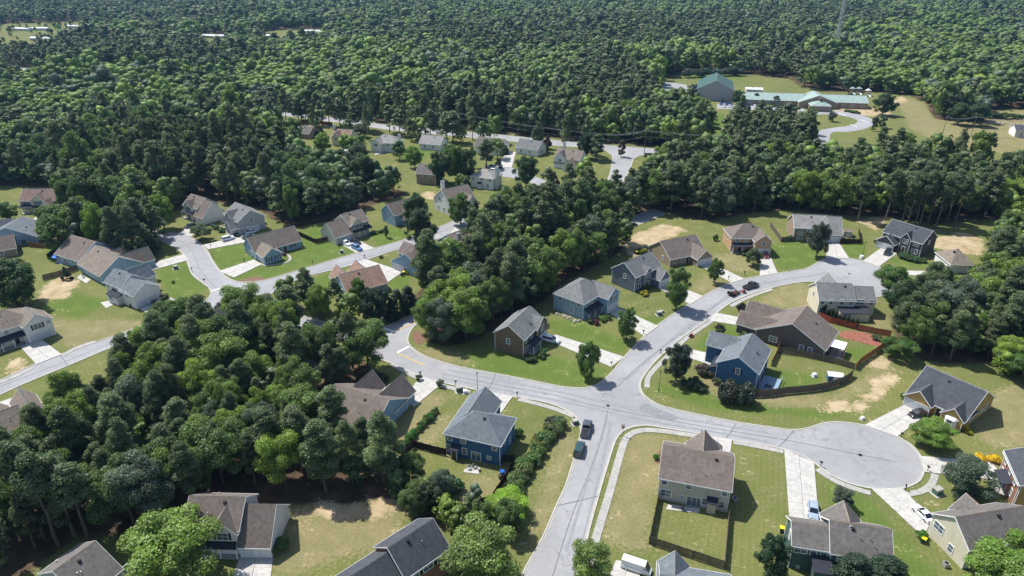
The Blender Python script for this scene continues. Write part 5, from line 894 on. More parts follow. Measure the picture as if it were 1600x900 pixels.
# ---------------- vehicles ----------------
wheel_me = MB().cyl((0,-.11,0), (0,.11,0), .33, .33, 16).mesh('tyre', M['tyre']); rim_me = MB().cyl((0,-.125,0), (0,.125,0), .2, .2, 10).mesh('rim', M['rim'])
def car(p, to, kind, paint, label, name='parked_car', cat='car', sc=1.0, z=0.0):
    x, y = at(*p); q = at(*to); ang = math.atan2(q[1]-y, q[0]-x); root = tag(new(name, None, loc=(x, y, z), rz=ang), label, cat); root.scale = (sc,)*3
    Ls = dict(sedan=4.7, coupe=4.5, suv=4.8, pickup=5.7, van=5.7)[kind]; W2_ = .95 if kind in ('pickup', 'van') else .91
    # stations: x fraction, belt height, half-width
    st = dict(sedan=[(-.5,.72,.80),(-.47,.95,.88),(-.3,1.0,.91),(.2,.95,.91),(.42,.82,.88),(.49,.66,.78)], coupe=[(-.5,.7,.78),(-.46,.95,.88),(-.28,.98,.92),(.15,.92,.91),(.42,.76,.88),(.49,.6,.75)],
              suv=[(-.5,.8,.84),(-.49,1.08,.90),(-.3,1.1,.93),(.2,1.08,.93),(.43,.98,.9),(.49,.75,.82)], pickup=[(-.5,.95,.93),(-.49,1.05,.96),(-.3,1.08,.97),(.22,1.15,.97),(.44,1.08,.94),(.495,.85,.86)],
              van=[(-.5,1.0,.95),(-.49,1.15,.97),(-.3,1.15,.98),(.3,1.12,.98),(.44,1.0,.94),(.5,.75,.85)])[kind]
    v = []; f = []
    for fx, zt, hw in st:
        X = fx*Ls
        for yy, zz in ((-hw*.9, .24), (-hw, .5), (-hw*.98, zt-.14), (-hw*.84, zt), (hw*.84, zt), (hw*.98, zt-.14), (hw, .5), (hw*.9, .24)): v.append((X, yy, zz))
    n = 8
    for i in range(len(st)-1):
        for j in range(n): a = i*n+j; b = i*n+(j+1) % n; f.append((a, b, b+n, a+n))
    f += [tuple(range(n-1, -1, -1)), tuple(range(len(v)-n, len(v)))]
    mb = MB().hull(v, f); mb.obj('body', M[paint], root)
    cab = dict(sedan=(-.40,-.24,.07,.24,.97,1.45), coupe=(-.38,-.18,.02,.22,.95,1.34), suv=(-.485,-.43,.08,.24,1.07,1.72), pickup=(-.10,-.07,.16,.28,1.1,1.82), van=(-.495,-.48,.30,.43,1.13,2.25))[kind]
    b0, t0, t1, b1, z0, z1 = cab; b0, t0, t1, b1 = (q*Ls for q in (b0, t0, t1, b1)); wb = W2_*.86; wt = W2_*(.72 if kind != 'van' else .82)
    g = MB(); V = [(b0,-wb,z0-.03),(b1,-wb,z0-.03),(b1,wb,z0-.03),(b0,wb,z0-.03),(t0,-wt,z1),(t1,-wt,z1),(t1,wt,z1),(t0,wt,z1)]
    mat_side = paint if kind == 'van' else 'cglass'
    g.hull(V, [(0,1,5,4),(2,3,7,6),(4,5,6,7),(3,0,4,7)]); g.obj('side_windows' if kind != 'van' else 'cargo_body', M[mat_side], root)
    MB().hull(V, [(1,2,6,5)]).obj('windscreen', M['cglass'], root)
    if kind == 'van': MB().box(.24*Ls, .38*Ls, -wb*.985, wb*.985, z0+.1, z0+.55).obj('side_windows', M['cglass'], root)
    rf = MB(); rf.hull([(t0-.03,-wt-.03,z1+.0),(t1+.03,-wt-.03,z1),(t1+.03,wt+.03,z1),(t0-.03,wt+.03,z1),(t0+.12,-wt+.14,z1+.07),(t1-.15,-wt+.14,z1+.07),(t1-.15,wt-.14,z1+.07),(t0+.12,wt-.14,z1+.07)], [(3,2,1,0),(4,5,6,7),(0,1,5,4),(1,2,6,5),(2,3,7,6),(3,0,4,7)]); rf.obj('car_roof', M[paint], root)
    if kind != 'van':
        pl = MB()
        for fx in (0, .48, 1):
            xb = b0+(b1-b0)*fx; xt = t0+(t1-t0)*fx
            for s in (-1, 1): pl.cyl((xb, s*(wb+.005), z0-.02), (xt, s*(wt+.005), z1), .045, .045, 5)
        pl.obj('pillar', M[paint], root)
    if kind == 'pickup': MB().box(-.48*Ls, -.115*Ls, -.72, .72, 1.085, 1.10).obj('truck_bed', M['black'], root)
    for fx in (-.31, .31):
        for s in (-1, 1):
            wo = new('wheel', wheel_me, root, (fx*Ls, s*(W2_-.09), .33)); new('rim', rim_me, wo)
    for s in (-1, 1):
        MB().box(.465*Ls, .492*Ls, s*.62-.16, s*.62+.16, .60, .74).obj('headlight', M['lamp'], root); MB().box(-.503*Ls, -.49*Ls, s*.68-.12, s*.68+.12, .66, .86).obj('tail_light', M['tail'], root)
        MB().box(b1-.35, b1-.2, *sorted((s*wb, s*(wb+.22))), z0-.02, z0+.13).obj('wing_mirror', M[paint], root)
    return root
car((916,673),(922,650),'pickup','c_grey','dark grey-blue pickup at the kerb, farther of two on the south street','pickup_truck','pickup truck')
car((905,705),(912,682),'suv','c_teal','dark teal sport utility vehicle at the kerb, nearer of two on the south street')
car((1270,801),(1271,830),'sedan','c_silver','silver-blue car on the long concrete driveway')
car((1441,806),(1429,794),'coupe','c_white','white coupe on the drive of the beige gabled house')
car((1434,649),(1420,652),'sedan','c_black','dark blue-black car before the ochre-sided house garage')
car((1386,397),(1381,404),'suv','c_black','black sport utility vehicle before two white garage doors')
car((1196,401),(1199,410),'sedan','c_maroon','maroon car before the orange brick house garage')
car((861,534),(878,538),'suv','c_white','white sport utility vehicle beside the tan-brown house')
car((1173,449),(1190,443),'pickup','c_black','black pickup towing a trailer at the upper kerb','pickup_truck','pickup truck')
car((249,478),(259,485),'pickup','c_black','black pickup before the white two-storey house','pickup_truck','pickup truck')
car((357,375),(372,371),'suv','c_white','white sport utility vehicle on the drive by the loop lawn')
car((394,364),(408,360),'sedan','c_white','white car beside the grey house garage')
car((389,372),(402,368),'sedan','c_teal','dark green car beside the white one by the grey house')
car((541,382),(552,388),'sedan','c_white','white car on the three-vehicle drive')
car((557,380),(566,385),'sedan','c_black','black car farthest back on the three-vehicle drive')
car((558,390),(568,395),'suv','c_blue','dark blue vehicle nearest the street on the three-vehicle drive')
car((64,335),(62,345),'suv','c_blue','blue sport utility vehicle before the yellow-sided house')
car((298,355),(288,358),'sedan','c_teal','dark car before the white house with brown roof')
car((994,890),(1018,898),'van','c_white','white cargo van at the bottom edge below the fenced lawn','cargo_van','van', .88)
car((1066,240),(1080,241),'van','c_white','white van far off on the highway','cargo_van','van')
car((767,263),(776,264),'pickup','c_silver','silver pickup parked in the middle clearing, left of two','pickup_truck','pickup truck'); car((773,269),(782,270),'suv','c_white','white vehicle parked in the middle clearing, right of two')
car((1459,427),(1475,428),'suv','c_grey','dark grey vehicle on the lane behind the right-hand pines')
for i, (px, l) in enumerate(((1131,'leftmost white car in the school row'),(1140,'second white car in the school row'),(1152,'third white car in the school row'),(1179,'white car standing apart at the right of the school row'))): car((px,167),(px,174),'sedan' if i % 2 else 'suv','c_white',l)
# trailer and mowers
def trailer():
    x, y = at(1147,460); q = at(1173,449); a = math.atan2(q[1]-y, q[0]-x); r = tag(new('utility_trailer', None, loc=(x, y, 0), rz=a), 'flat trailer with mesh sides hitched behind the black pickup', 'trailer')
    b = MB(); b.box(-2.2, 2, -.95, .95, .45, .55); b.obj('bed', M['fence_d'], r); g = MB()
    for s in (-1, 1):
        g.box(-2.2, 2, s*.95-.03, s*.95+.03, .85, .9)
        for i in range(6): g.box(-2.2+i*.84-.02, -2.2+i*.84+.02, s*.95-.02, s*.95+.02, .55, .85)
    g.box(2, 3.4, -.05, .05, .42, .5); g.obj('rail', M['black'], r); t = MB()
    t.box(-2.28, -2.22, -.9, .9, .5, 1.6); t.obj('tail_gate', M['black'], r)
    for s in (-1, 1): wo = new('wheel', wheel_me, r, (-.4, s*1.05, .33)); new('rim', rim_me, wo)
trailer()
def mower(p, label, z=0.0, ang=1.0, on=None):
    x, y = at(*p, z); r = tag(new('riding_mower', None, loc=(x, y, z), rz=ang), label, 'mower')
    b = MB(); b.hull([(-.1,-.28,.35),(.85,-.24,.35),(.85,.24,.35),(-.1,.28,.35),(-.1,-.26,.75),(.8,-.2,.68),(.8,.2,.68),(-.1,.26,.75)], [(3,2,1,0),(4,5,6,7),(0,1,5,4),(1,2,6,5),(2,3,7,6),(3,0,4,7)]); b.obj('hood', M['c_red'], r)
    MB().box(-.8, 0, -.4, .4, .32, .5).obj('fender', M['c_red'], r); MB().box(-.75, -.35, -.24, .24, .5, .62).box(-.8, -.7, -.24, .24, .6, .98).obj('seat', M['black'], r)
    MB().box(-.3, .5, -.6, .6, .16, .3).obj('cutting_deck', M['c_red'], r); MB().cyl((-.12,0,.7), (-.28,0,.98), .16, .16, 10).obj('steering_wheel', M['black'], r)
    for xx, rr in ((-.5, .26), (.65, .18)):
        for s in (-1, 1): MB().cyl((xx, s*.42-.1, rr), (xx, s*.42+.1, rr), rr, rr, 12).obj('wheel', M['tyre'], r)
mower((1080,526), 'red riding mower on the sidewalk by the lawn'); mower((1145,460), 'red mower riding on the flat trailer', .56, .6); mower((1162,457), 'red mower standing behind the pickup at the kerb', 0, 1.6)

# ---------------- fences ----------------
FM = {}
def fence(pts, m, label, h=1.85, L_=2.4, name='wooden_fence', base=0.0):
    P = [at(*p) for p in pts]; root = tag(new(name, None, loc=(*P[0], base)), label, 'fence')
    if m not in FM:
        r = random.Random(len(FM)); b = MB(); nb = 15
        for i in range(nb): x = -.5+i/nb; b.box(x+.003, x+1/nb-.004, r.uniform(-.005, .012), .03+r.uniform(0, .01), 0.03, 1+r.uniform(-.03, .02))
        b.box(-.5, .5, .045, .08, .2, .25); b.box(-.5, .5, .045, .08, .8, .85)
        FM[m] = (b.mesh('fence_panel', M[m]), MB().box(-.06, .06, -.06, .06, 0, 1.06).mesh('fence_post', M[m]))
    pn, po = FM[m]
    for i, (a, c) in enumerate(zip(P, P[1:])):
        l = math.hypot(c[0]-a[0], c[1]-a[1]); n = max(1, round(l/L_)); ang = math.atan2(c[1]-a[1], c[0]-a[0])
        for j in range(n):
            t = (j+.5)/n; o = new('fence_panel', pn, root, (a[0]+(c[0]-a[0])*t-P[0][0], a[1]+(c[1]-a[1])*t-P[0][1], random.uniform(-.03, .03)), ang); o.scale = (l/n, 1, h)
            t = j/n; o = new('fence_post', po, root, (a[0]+(c[0]-a[0])*t-P[0][0], a[1]+(c[1]-a[1])*t-P[0][1]+.0, 0), ang); o.scale = (1, 1, h)
fence([(1029,776),(1014,850),(1131,889),(1139,800)],'fence','weathered grey fence round the lawn of the two-storey tan house')
fence([(697,712),(672,706),(647,699),(622,728)],'fence_d','dark fence joining the left wall of the deep blue house'); fence([(780,722),(804,722),(791,750),(776,772),(768,784),(752,790),(735,806)],'fence_d','dark fence at the right of the deep blue house yard, beside the hedgerow')
fence([(1217,552),(1245,556),(1280,563),(1310,570),(1335,578)],'fence','straight grey fence between the blue house yard and the brown ranch yard')
fence(smooth([(1175,621),(1200,620),(1225,616),(1250,614),(1275,611),(1295,607),(1312,601),(1325,594),(1332,587)],2,False),'fence','curving grey fence along the bottom of the blue house yard',2.0)
fence(smooth([(1336,578),(1342,571),(1351,564),(1371,551),(1380,543),(1387,535),(1391,528)],2,False),'fence_o','orange-brown fence curving round the ranch house yard',2.0)
fence([(1391,526),(1368,522),(1345,517),(1320,511),(1297,505),(1280,497)],'fence_r','red-stained fence behind the columnar evergreens'); fence([(1205,572),(1212,558),(1217,545),(1221,536)],'fence_o','short brown fence between the blue house and the ranch house')
fence([(512,377),(494,381),(470,370),(444,361),(480,352),(520,344)],'fence_d','dark brown fence round the bright back lawn'); fence([(46,386),(75,388),(107,384),(140,382)],'fence_o','brown fence behind the ranch house with the blue umbrella')
fence([(75,405),(92,392)],'fence','grey fence left of the blue umbrella'); fence([(68,438),(95,431),(122,422)],'fence','grey fence behind the middle ranch house')
fence([(1203,354),(1220,378),(1238,377)],'fence','tan fence left of the pale-roofed house'); fence([(1312,381),(1344,381),(1341,363)],'fence_d','dark fence right of the pale-roofed house'); fence([(18,473),(40,484),(61,498)],'fence_d','dark fence behind the wide-garage house')
fence([(1007,246),(1040,248),(1075,249)],'fence_d','dark fence beside the highway pole',2.4); fence([(470,191),(492,193),(520,196)],'fence_o','wooden fence behind the bare yard near the highway')

# ---------------- street furniture and yard things ----------------
def lamp(p, h, label, name='street_lamp', cat='street lamp'):
    x, y = at(*p); r = tag(new(name, None, loc=(x, y, 0)), label, cat); MB().cyl((0,0,0), (0,0,h), .07, .045, 8).obj('pole', M['black'], r); MB().cyl((0,0,0), (0,0,.4), .13, .1, 8).obj('base', M['black'], r)
    MB().cyl((0,0,h), (0,0,h+.35), .12, .2, 6).cyl((0,0,h+.35), (0,0,h+.5), .22, .03, 6).obj('lantern', M['black'], r)
for p, h, l in [((1029,611),5.2,'dark street lamp on the lawn corner opposite the junction'),((746,608),4.2,'thin dark street lamp on the verge above the deep blue house'),((333,403),4.6,'street lamp on the loop lawn'),((354,479),5,'street lamp at the left junction'),((531,395),4.8,'street lamp by the bright lawn'),((1347,402),5.2,'street lamp between two upper driveways'),((585,559),5,'street lamp under the trees at the entrance junction')]: lamp(p, h, l)
def mailbox(p, label):
    x, y = at(*p); r = tag(new('mailbox', None, loc=(x, y, 0), rz=random.uniform(0, 3)), label, 'mailbox'); MB().box(-.06, .06, -.06, .06, 0, 1.1).obj('post', M['black'], r)
    b = MB(); b.prism([(-.12, 1.05), (.12, 1.05), (.13, 1.2), (.08, 1.3), (-.08, 1.3), (-.13, 1.2)], 'x', -.3, .3); b.box(-.04, .04, .12, .16, 1.2, 1.42); b.obj('box', M['black'], r)
for p, l in [((657,588),'by the brown-roofed house drive'),((712,602),'right of the flat utility box'),((808,620),'at the deep blue house drive'),((1032,553),'beside the dense dark round tree'),((1105,499),'at the long ranch driveway'),((1005,522),'at the end of the light blue-grey house drive'),((955,572),'at the end of the tan-brown house drive'),((1282,729),'at the kerb of the long concrete driveway'),((1414,766),'at the bottom kerb of the cul-de-sac'),((1449,736),'at the right kerb of the cul-de-sac'),((1408,684),'at the drive of the ochre-sided house'),((1096,681),'at the drive of the two-storey tan house'),((1283,439),'on the kerb above the off-white house'),((1163,430),'left of the orange brick house drive'),((489,413),'on the lower verge of the left road, by the bright lawn'),((484,430),'on the lower verge of the left road, nearer one'),((570,404),'by the wide white driveway'),((382,410),'by the ranch house with the curving walk'),((300,424),'on the outer kerb of the loop bend'),((1138,437),'below the two-garage tan house')]: mailbox(p, 'black mailbox '+l)
def sign(p, stop, label):
    x, y = at(*p); a = math.atan2(x, y); r = tag(new('stop_sign', None, loc=(x, y, 0), rz=-a*.9), label, 'sign'); MB().box(-.035, .035, -.035, .035, 0, 2.7).obj('post', M['metal'], r)
    o = [(.42*math.cos(math.pi/8+i*math.pi/4), 2.3+.42*math.sin(math.pi/8+i*math.pi/4)) for i in range(8)]
    w8 = MB(); w8.hull([(u, -.06, z) for u, z in o]+[(u, -.045, z) for u, z in o], [tuple(range(8)), tuple(range(15, 7, -1))]+[(i, i+8, (i+1) % 8+8, (i+1) % 8) for i in range(8)]); w8.obj('sign_border', M['white' if stop else 'metal'], r)
    if stop:
        o2 = [(u*.92, 2.3+(z-2.3)*.92) for u, z in o]; MB().hull([(u, -.07, z) for u, z in o2]+[(u, -.0605, z) for u, z in o2], [tuple(range(8)), tuple(range(15, 7, -1))]+[(i, i+8, (i+1) % 8+8, (i+1) % 8) for i in range(8)]).obj('sign_face', M['signred'], r)
        cu = bpy.data.curves.new('lettering', 'FONT'); cu.body = 'STOP'; cu.size = .34; cu.align_x = 'CENTER'; cu.extrude = .003; t = bpy.data.objects.new('lettering', cu); C.objects.link(t); dg = bpy.context.evaluated_depsgraph_get()
        me = bpy.data.meshes.new_from_object(t.evaluated_get(dg)); bpy.data.objects.remove(t); me.materials.clear(); me.materials.append(M['white']); q = new('lettering', me, r, (0, -.075, 2.19)); q.rotation_euler = (math.pi/2, 0, 0)
        MB().box(-.45, .45, -.02, .02, 2.78, 2.93).box(-.02, .02, -.45, .45, 2.95, 3.1).obj('street_name_plate', M['ugreen'], r)
sign((972.5,681), True, 'red stop sign with street name plates at the junction corner'); sign((598,508), False, 'back of a sign post beside the entrance stop line'); sign((321,447), False, 'sign post at the left loop junction')
def ubox(p, s, m, label, n=1):
    x, y = at(*p); r = tag(new('utility_box', None, loc=(x, y, 0), rz=.3), label, 'utility box'); MB().box(-.5*s, .5*s, -.4*s, .4*s, 0, .75*s).obj('cabinet', M[m], r)
    MB().hull([(-.55*s,-.45*s,.75*s),(.55*s,-.45*s,.75*s),(.55*s,.45*s,.75*s),(-.55*s,.45*s,.75*s),(-.5*s,-.35*s,.88*s),(.5*s,-.35*s,.88*s),(.5*s,.4*s,.92*s),(-.5*s,.4*s,.92*s)], [(3,2,1,0),(4,5,6,7),(0,1,5,4),(1,2,6,5),(2,3,7,6),(3,0,4,7)]).obj('lid', M['walk' if m != 'awhite' else m], r); MB().box(-.8*s, .8*s, -.7*s, .7*s, -.02, .06).obj('pad', M['walk'], r)
for a in [((718,611),1.5,'ugreen','utility box on the verge above the deep blue house, larger one'),((727,614),.9,'awhite','pale utility box on the verge above the deep blue house, smaller one'),((1030,492),1.3,'ugreen','green utility box on a pale pad under the big maple'),((1035,488),.7,'black','small dark utility box beside the one under the big maple'),((1464,771),1.5,'ugreen','green utility box under the airy tree'),((534,395),1.2,'ugreen','utility box by the lamp on the bright lawn'),((275,420),1.3,'ugreen','utility box in the middle of the corner lawn'),((899,662),1.2,'ugreen','green utility box at the kerb by the parked vehicles'),((1272,588),.9,'awhite','small white box on the blue house lawn'),((1346,403),1.0,'awhite','pale utility box at the foot of the upper lamp'),((445,471),1.1,'ugreen','utility box on the verge left of the cedar'),((1347,655),.7,'awhite','small pale box on the bank by the cul-de-sac')]: ubox(*a)
def bin_(p, lid, label, n=1):
    x, y = at(*p); r = tag(new('trash_bin', None, loc=(x, y, 0), rz=random.uniform(0, 3)), label, 'trash bin')
    MB().hull([(-.26,-.26,.05),(.26,-.26,.05),(.26,.26,.05),(-.26,.26,.05),(-.34,-.36,1.0),(.34,-.36,1.0),(.34,.36,1.0),(-.34,.36,1.0)], [(3,2,1,0),(4,5,6,7),(0,1,5,4),(1,2,6,5),(2,3,7,6),(3,0,4,7)]).obj('bin_body', M['gplastic'], r)
    MB().box(-.38, .38, -.42, .38, 1.0, 1.08).obj('lid', M[lid], r); MB().cyl((-.3,.33,.14), (.3,.33,.14), .13, .13, 8).obj('wheel', M['tyre'], r)
for a in [((1221,831),'yellow','yellow-lidded trash bin behind the dark magnolia-like tree'),((1442,848),'yellow','yellow-lidded trash bin by the beige gabled house'),((205,479),'yellow','yellow-lidded trash bin at the garage of the white two-storey house'),((396,402),'yellow','yellow-lidded trash bin by the ranch house with the curving walk'),((415,350),'yellow','yellow-lidded trash bin behind the grey house'),((631,429),'yellow','yellow-lidded trash bin by the wide white driveway'),((995,397),'yellow','yellow-lidded trash bin behind the slate-grey house'),((628,431),'gplastic','dark trash bin beside the yellow-lidded one at the wide white driveway')]: bin_(*a)
def shed(p, w, d, h, m, rm, label, ang=-.3):
    x, y = at(*p); r = tag(new('garden_shed', None, loc=(x, y, 0), rz=ang), label, 'shed'); MB().prism([(-d/2,0),(d/2,0),(d/2,h),(0,h+.5),(-d/2,h)], 'x', -w/2, w/2).obj('wall', M[m], r)
    MB().hull([(-w/2-.15,-d/2-.2,h-.04),(w/2+.15,-d/2-.2,h-.04),(w/2+.15,0,h+.6),(-w/2-.15,0,h+.6),(-w/2-.15,d/2+.2,h-.04),(w/2+.15,d/2+.2,h-.04)], [(0,1,2,3),(3,2,5,4),(0,3,4),(1,5,2),(4,5,1,0)]).obj('roof', M[rm], r); MB().box(-.5, .5, -d/2-.04, -d/2+.01, 0, 1.7).obj('door', M['white'], r)
shed((1303,594),3.2,2.0,1.7,'w_blue','r_white','blue shed with white roof in the fenced yard of the blue house',-.25); shed((1323,368),3,3,2.0,'w_cream','r_tan','cream shed behind the dark fence, right of the pale-roofed house'); 
def patio_cover():
    a = at(1297,541,2.6); b = at(1319,547,2.6); ang = math.atan2(b[1]-a[1], b[0]-a[0]); L_ = math.hypot(b[0]-a[0], b[1]-a[1]); r = tag(new('patio_cover', None, loc=(*a, 0), rz=ang), 'white flat patio cover on red posts behind the brown ranch house', 'patio cover')
    MB().box(0, L_, 0, 4.2, 2.55, 2.68).obj('cover', M['awhite'], r)
    for u in (.15, L_/2, L_-.15): MB().box(u-.12, u+.12, .1, .34, 0, 2.548).obj('post', M['fence_r'], r)
    for u in (.15, L_-.15): MB().box(u-.08, u+.08, 3.9, 4.06, 0, 2.548).obj('post', M['fence_r'], r)
    MB().box(-.2, L_+.2, -.2, 4.4, -.05, .07).obj('floor', M['walk'], r)
patio_cover()
def deck():
    a = at(1180,612); r = tag(new('wooden_deck', None, loc=(*a, 0), rz=math.radians(-31)), 'blue-grey deck with low rails against the blue house', 'deck')
    for i in range(16): MB().box(.2, 4.4, 1.2+i*.42, 1.2+i*.42+.40, .28, .34).obj('deck_board', M['deck'], r)
    rl = MB()
    for i in range(8): rl.box(4.35, 4.45, 1.2+i*.95-.05, 1.2+i*.95+.05, 0, 1.2)
    rl.box(4.34, 4.46, 1.15, 7.9, 1.15, 1.22); rl.obj('railing', M['deck'], r); MB().box(1.5, 3.0, 2.2, 3.0, .95, 1.0).box(1.6, 1.7, 2.3, 2.4, .34, .95).box(2.8, 2.9, 2.8, 2.9, .34, .95).box(1.6, 1.7, 2.8, 2.9, .34, .95).box(2.8, 2.9, 2.3, 2.4, .34, .95).obj('table', M['black'], r)
deck()
def umbrella(p, label):
    x, y = at(*p); r = tag(new('patio_umbrella', None, loc=(x, y, 0)), label, 'umbrella'); MB().cyl((0,0,0), (0,0,2.5), .03, .03, 6).obj('pole', M['metal'], r); c = MB(); n = 8
    v = [(1.9*math.cos(i*math.pi/4), 1.9*math.sin(i*math.pi/4), 1.9) for i in range(n)]+[(0,0,2.55)]+[(1.88*math.cos(i*math.pi/4), 1.88*math.sin(i*math.pi/4), 1.87) for i in range(n)]+[(0,0,2.5)]
    c.hull(v, [(i, (i+1) % n, 8) for i in range(n)]+[(9+(i+1) % n, 9+i, 17) for i in range(n)]+[(i, 9+i, 9+(i+1) % n, (i+1) % n) for i in range(n)]); c.obj('canopy', M['bluecov'], r)
umbrella((93,408),'bright blue patio umbrella behind the ranch house on the left')
def clutter():
    for i, (p, l) in enumerate([((733,734),'pale garden chair on the stone patio, left one'),((741,732),'pale garden chair on the stone patio, middle one'),((748,735),'pale garden chair on the stone patio, right one'),((131,434),'pale garden chair behind the middle ranch house'),((1066,797),'dark garden chair on the patio of the two-storey tan house')]):
        x, y = at(*p); r = tag(new('garden_chair', None, loc=(x, y, .09), rz=i*1.1), l, 'chair'); m = M['black'] if 'dark' in l else M['metal']
        MB().box(-.28, .28, -.28, .28, .4, .45).obj('seat', m, r); MB().box(-.28, .28, .24, .29, .45, 1.0).obj('backrest', m, r)
        for sx in (-1, 1):
            for sy in (-1, 1): MB().box(sx*.25-.03, sx*.25+.03, sy*.25-.03, sy*.25+.03, 0, .4).obj('leg', m, r)
    for i, (p, m, l) in enumerate([((785,741),'bluecov','grill under a bright blue cover in the deep blue house yard'),((1148,783),'metal','air conditioner unit right of the two-storey tan house'),((1238,882),'metal','air conditioner unit left of the dark green house, first'),((1245,886),'metal','air conditioner unit left of the dark green house, second'),((1477,885),'metal','air conditioner unit by the beige gabled house'),((783,748),'black','dark storage box beside the blue covered grill')]):
        x, y = at(*p); nm = 'covered_grill' if m == 'bluecov' else ('storage_box' if m == 'black' else 'air_conditioner'); r = tag(new(nm, None, loc=(x, y, 0), rz=.4*i), l, nm.replace('_', ' '))
        MB().box(-.42, .42, -.4, .4, .05, .85).obj('casing' if m == 'metal' else 'cover' if m == 'bluecov' else 'box', M[m], r)
        if m == 'metal': MB().cyl((0,0,.85), (0,0,.9), .34, .34, 12).obj('fan_grille', M['black'], r)
        else: MB().hull([(-.47,-.45,.84),(.47,-.45,.84),(.47,.45,.84),(-.47,.45,.84),(-.3,0,1.1),(.3,0,1.1)], [(0,1,5,4),(1,2,5),(2,3,4,5),(3,0,4),(3,2,1,0)]).obj('top', M[m], r)
    rr = random.Random(4); sm_ = []
    for s in range(5):
        b = MB(); v = [tuple(q*rr.uniform(.75, 1.2)*k for q, k in zip(p, (1, 1, .7))) for p in IV.tolist()]; b.hull(v, [tuple(f) for f in IF.tolist()]); sm_.append(b.mesh('boulder', M['rock']))
    def rocks(a, c, n, s0, s1, l, g, jit):
        A, B_ = at(*a), at(*c)
        for i in range(n):
            t = (i+.5)/n; o = new('boulder', sm_[i % 5], None, (A[0]+(B_[0]-A[0])*t+rr.uniform(-jit, jit), A[1]+(B_[1]-A[1])*t+rr.uniform(-jit, jit), .1), rr.uniform(0, 6)); q = rr.uniform(s0, s1); o.scale = (q, q, q); tag(o, l, 'boulder', g)
    rocks((866,488),(905,503),30,.25,.6,'pale boulder in the rock edge along the light blue-grey house','boulders along the light blue-grey house',.7)
    rocks((1230,426),(1250,418),5,.15,.3,'small white stone on the lawn above the upper street','white stones on the lawn',.6); rocks((1540,190),(1600,196),22,.5,1.1,'rubble stone in the heap right of the school field','rubble heap stones',3)
    for p, d_ in (((950,634),.4),((1344,711),.42),((1012,482),.35),((1327,428),.4),((553,560),.35)):
        x, y = at(*p); tag(MB().cyl((0,0,.0), (0,0,.052), d_, d_, 14).obj('manhole_cover', M['black'], None, (x, y, 0)), 'dark round manhole cover in the asphalt', 'manhole cover', 'manhole covers')
clutter()
# power poles, wires, mast
POLES = [((606,196),11,'behind the highway trees at left'),((706,206),12,'among the pines by the highway'),((930,244),12,'hidden in the dark trees by the side street'),((1006,246),14,'at the side street junction'),((1184,250),13,'right of the pine clump'),((1340,262),12,'in the trees below the school loop'),((1472,212),11,'on the field, left of two'),((1517,213),11.5,'on the field, right of two')]
tops = []
for i, (p, h, l) in enumerate(POLES):
    x, y = at(*p); r = tag(new('power_pole', None, loc=(x, y, 0)), 'tall utility pole '+l, 'power pole'); MB().cyl((0,0,0), (0,0,h), .17, .11, 8).obj('pole', M['wood_pole'] if i != 4 else M['metal'], r); MB().box(-.07, .07, -1.3, 1.3, h-.9, h-.75).obj('crossarm', M['wood_pole'], r)
    for s in (-1.1, 0, 1.1): MB().cyl((0, s, h-.75), (0, s, h-.5), .07, .05, 6).obj('insulator', M['metal'], r)
    tops.append((x, y, h))
def wires(seq, label):
    cu = MB()
    for a, b in zip(seq, seq[1:]):
        for s, dz in ((-1.1, -.5), (0, -.3), (1.1, -.5), (0, -3.2)):
            p0 = None
            for k in range(9):
                t = k/8; q = Vector((a[0]+(b[0]-a[0])*t, a[1]+(b[1]-a[1])*t+s, a[2]+(b[2]-a[2])*t+dz-4*t*(1-t)*1.3))
                if p0 is not None: cu.cyl(p0, q, .05, .05, 4)
                p0 = q
    tag(cu.obj('power_lines', M['metal']), label, 'power lines')
wires([tops[0], tops[1], tops[2], tops[3], tops[4], tops[5]], 'pale power lines strung along the highway poles'); wires([tops[6], tops[7], (at(1640,216)[0], at(1640,216)[1], 11)], 'power lines between the two poles on the field')
def mast():
    x, y = at(1302,92); r = tag(new('radio_mast', None, loc=(x, y, 0)), 'tall lattice radio mast with antenna platform rising from the far forest', 'radio mast'); Hm = 88; g = MB(); n = 22
    def leg(i, z): a = i*2.094; rr = 3.0*(1-z/Hm*.72); return (rr*math.cos(a), rr*math.sin(a), z)
    for i in range(3): g.cyl(leg(i, 0), leg(i, Hm), .32, .22, 6)
    g.obj('leg', M['metal'], r); b = MB()
    for k in range(n):
        z0, z1 = Hm*k/n, Hm*(k+1)/n
        for i in range(3): b.cyl(leg(i, z0), leg((i+1) % 3, z1), .13, .13, 4); b.cyl(leg((i+1) % 3, z0), leg(i, z1), .13, .13, 4)
    b.obj('brace', M['metal'], r); p = MB()
    for zc in (67, 72):
        for i in range(9): a = i*.698; p.box(3.8*math.cos(a)-.5, 3.8*math.cos(a)+.5, 3.8*math.sin(a)-.3, 3.8*math.sin(a)+.3, zc-1.6, zc+1.6)
        p.cyl((0,0,zc-.2), (0,0,zc+.2), 3.6, 3.6, 12)
    p.obj('antenna', M['white'], r)
mast()
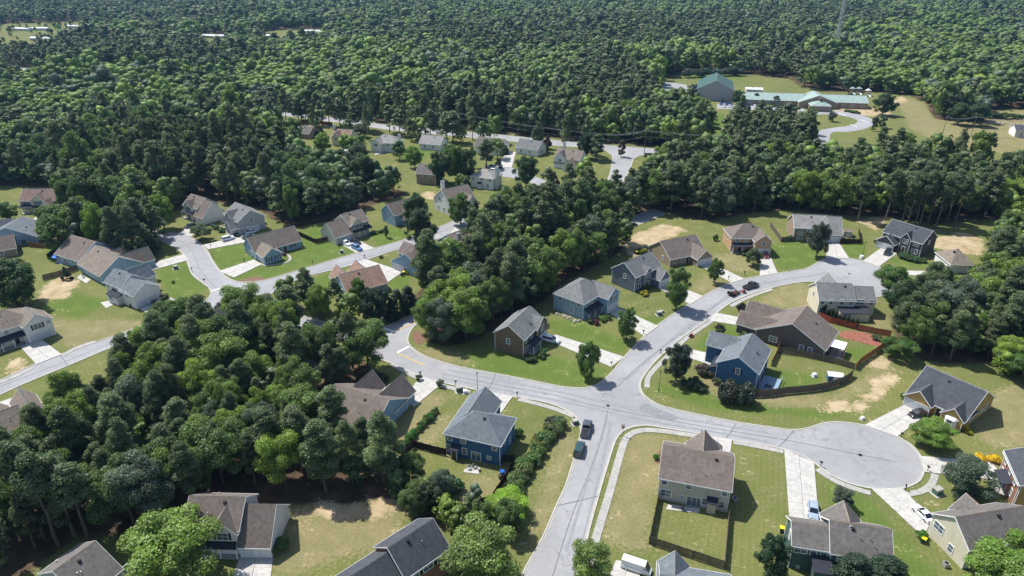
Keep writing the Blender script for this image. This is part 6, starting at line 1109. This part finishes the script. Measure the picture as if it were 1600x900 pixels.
def playground():
    for p, l, m in (((1331,147),'play tower with pale roof behind the school, left one','r_school'),((1341,147),'play tower with slide behind the school, middle one','r_school'),((1355,150),'play tower with white roof by the round tree','r_white')):
        x, y = at(*p); r = tag(new('play_tower', None, loc=(x, y, 0)), l, 'play tower')
        for sx in (-1, 1):
            for sy in (-1, 1): MB().box(sx*1.3-.1, sx*1.3+.1, sy*1.3-.1, sy*1.3+.1, 0, 4).obj('post', M['metal'], r)
        MB().box(-1.4, 1.4, -1.4, 1.4, 1.6, 1.75).obj('platform', M['wood_pole'], r); MB().hull([(-1.7,-1.7,4),(1.7,-1.7,4),(1.7,1.7,4),(-1.7,1.7,4),(0,0,5.4)], [(0,1,4),(1,2,4),(2,3,4),(3,0,4),(3,2,1,0)]).obj('roof', M[m], r)
        MB().prism([(-1.4,1.7),(-1.4,1.5),(-5,.1),(-5,.4)], 'x', -.5, .5).obj('slide', M['awhite'], r)
    for i in range(3):
        x, y = at(1128+i*6, 164); r = tag(new('dumpster', None, loc=(x, y, 0), rz=.1), ('leftmost','middle','rightmost')[i]+' dark blue dumpster at the school car park', 'dumpster'); MB().box(-1.6, 1.6, -1, 1, .1, 1.9).obj('bin_body', M['c_blue'], r); MB().box(-1.65, 1.65, -1.05, 1.05, 1.9, 2.0).obj('lid', M['black'], r)
playground()
# ---------------- haze ----------------
hz = MB(); hz.box(-4300, 4300, -450, 6600, -1.5, 97); ho = hz.mesh('haze', [])
hm = bpy.data.materials.new('haze'); hm.use_nodes = True; N = hm.node_tree.nodes
for q in list(N):
    if q.type != 'OUTPUT_MATERIAL': N.remove(q)
pv = N.new('ShaderNodeVolumePrincipled'); pv.inputs['Density'].default_value = .00006; pv.inputs['Color'].default_value = (.28, .58, 1, 1); pv.inputs['Anisotropy'].default_value = .2
hm.node_tree.links.new(pv.outputs[0], [q for q in N if q.type == 'OUTPUT_MATERIAL'][0].inputs['Volume']); ho.materials.append(hm)
HAZE = True
if HAZE: tag(new('haze', ho), kind='stuff')
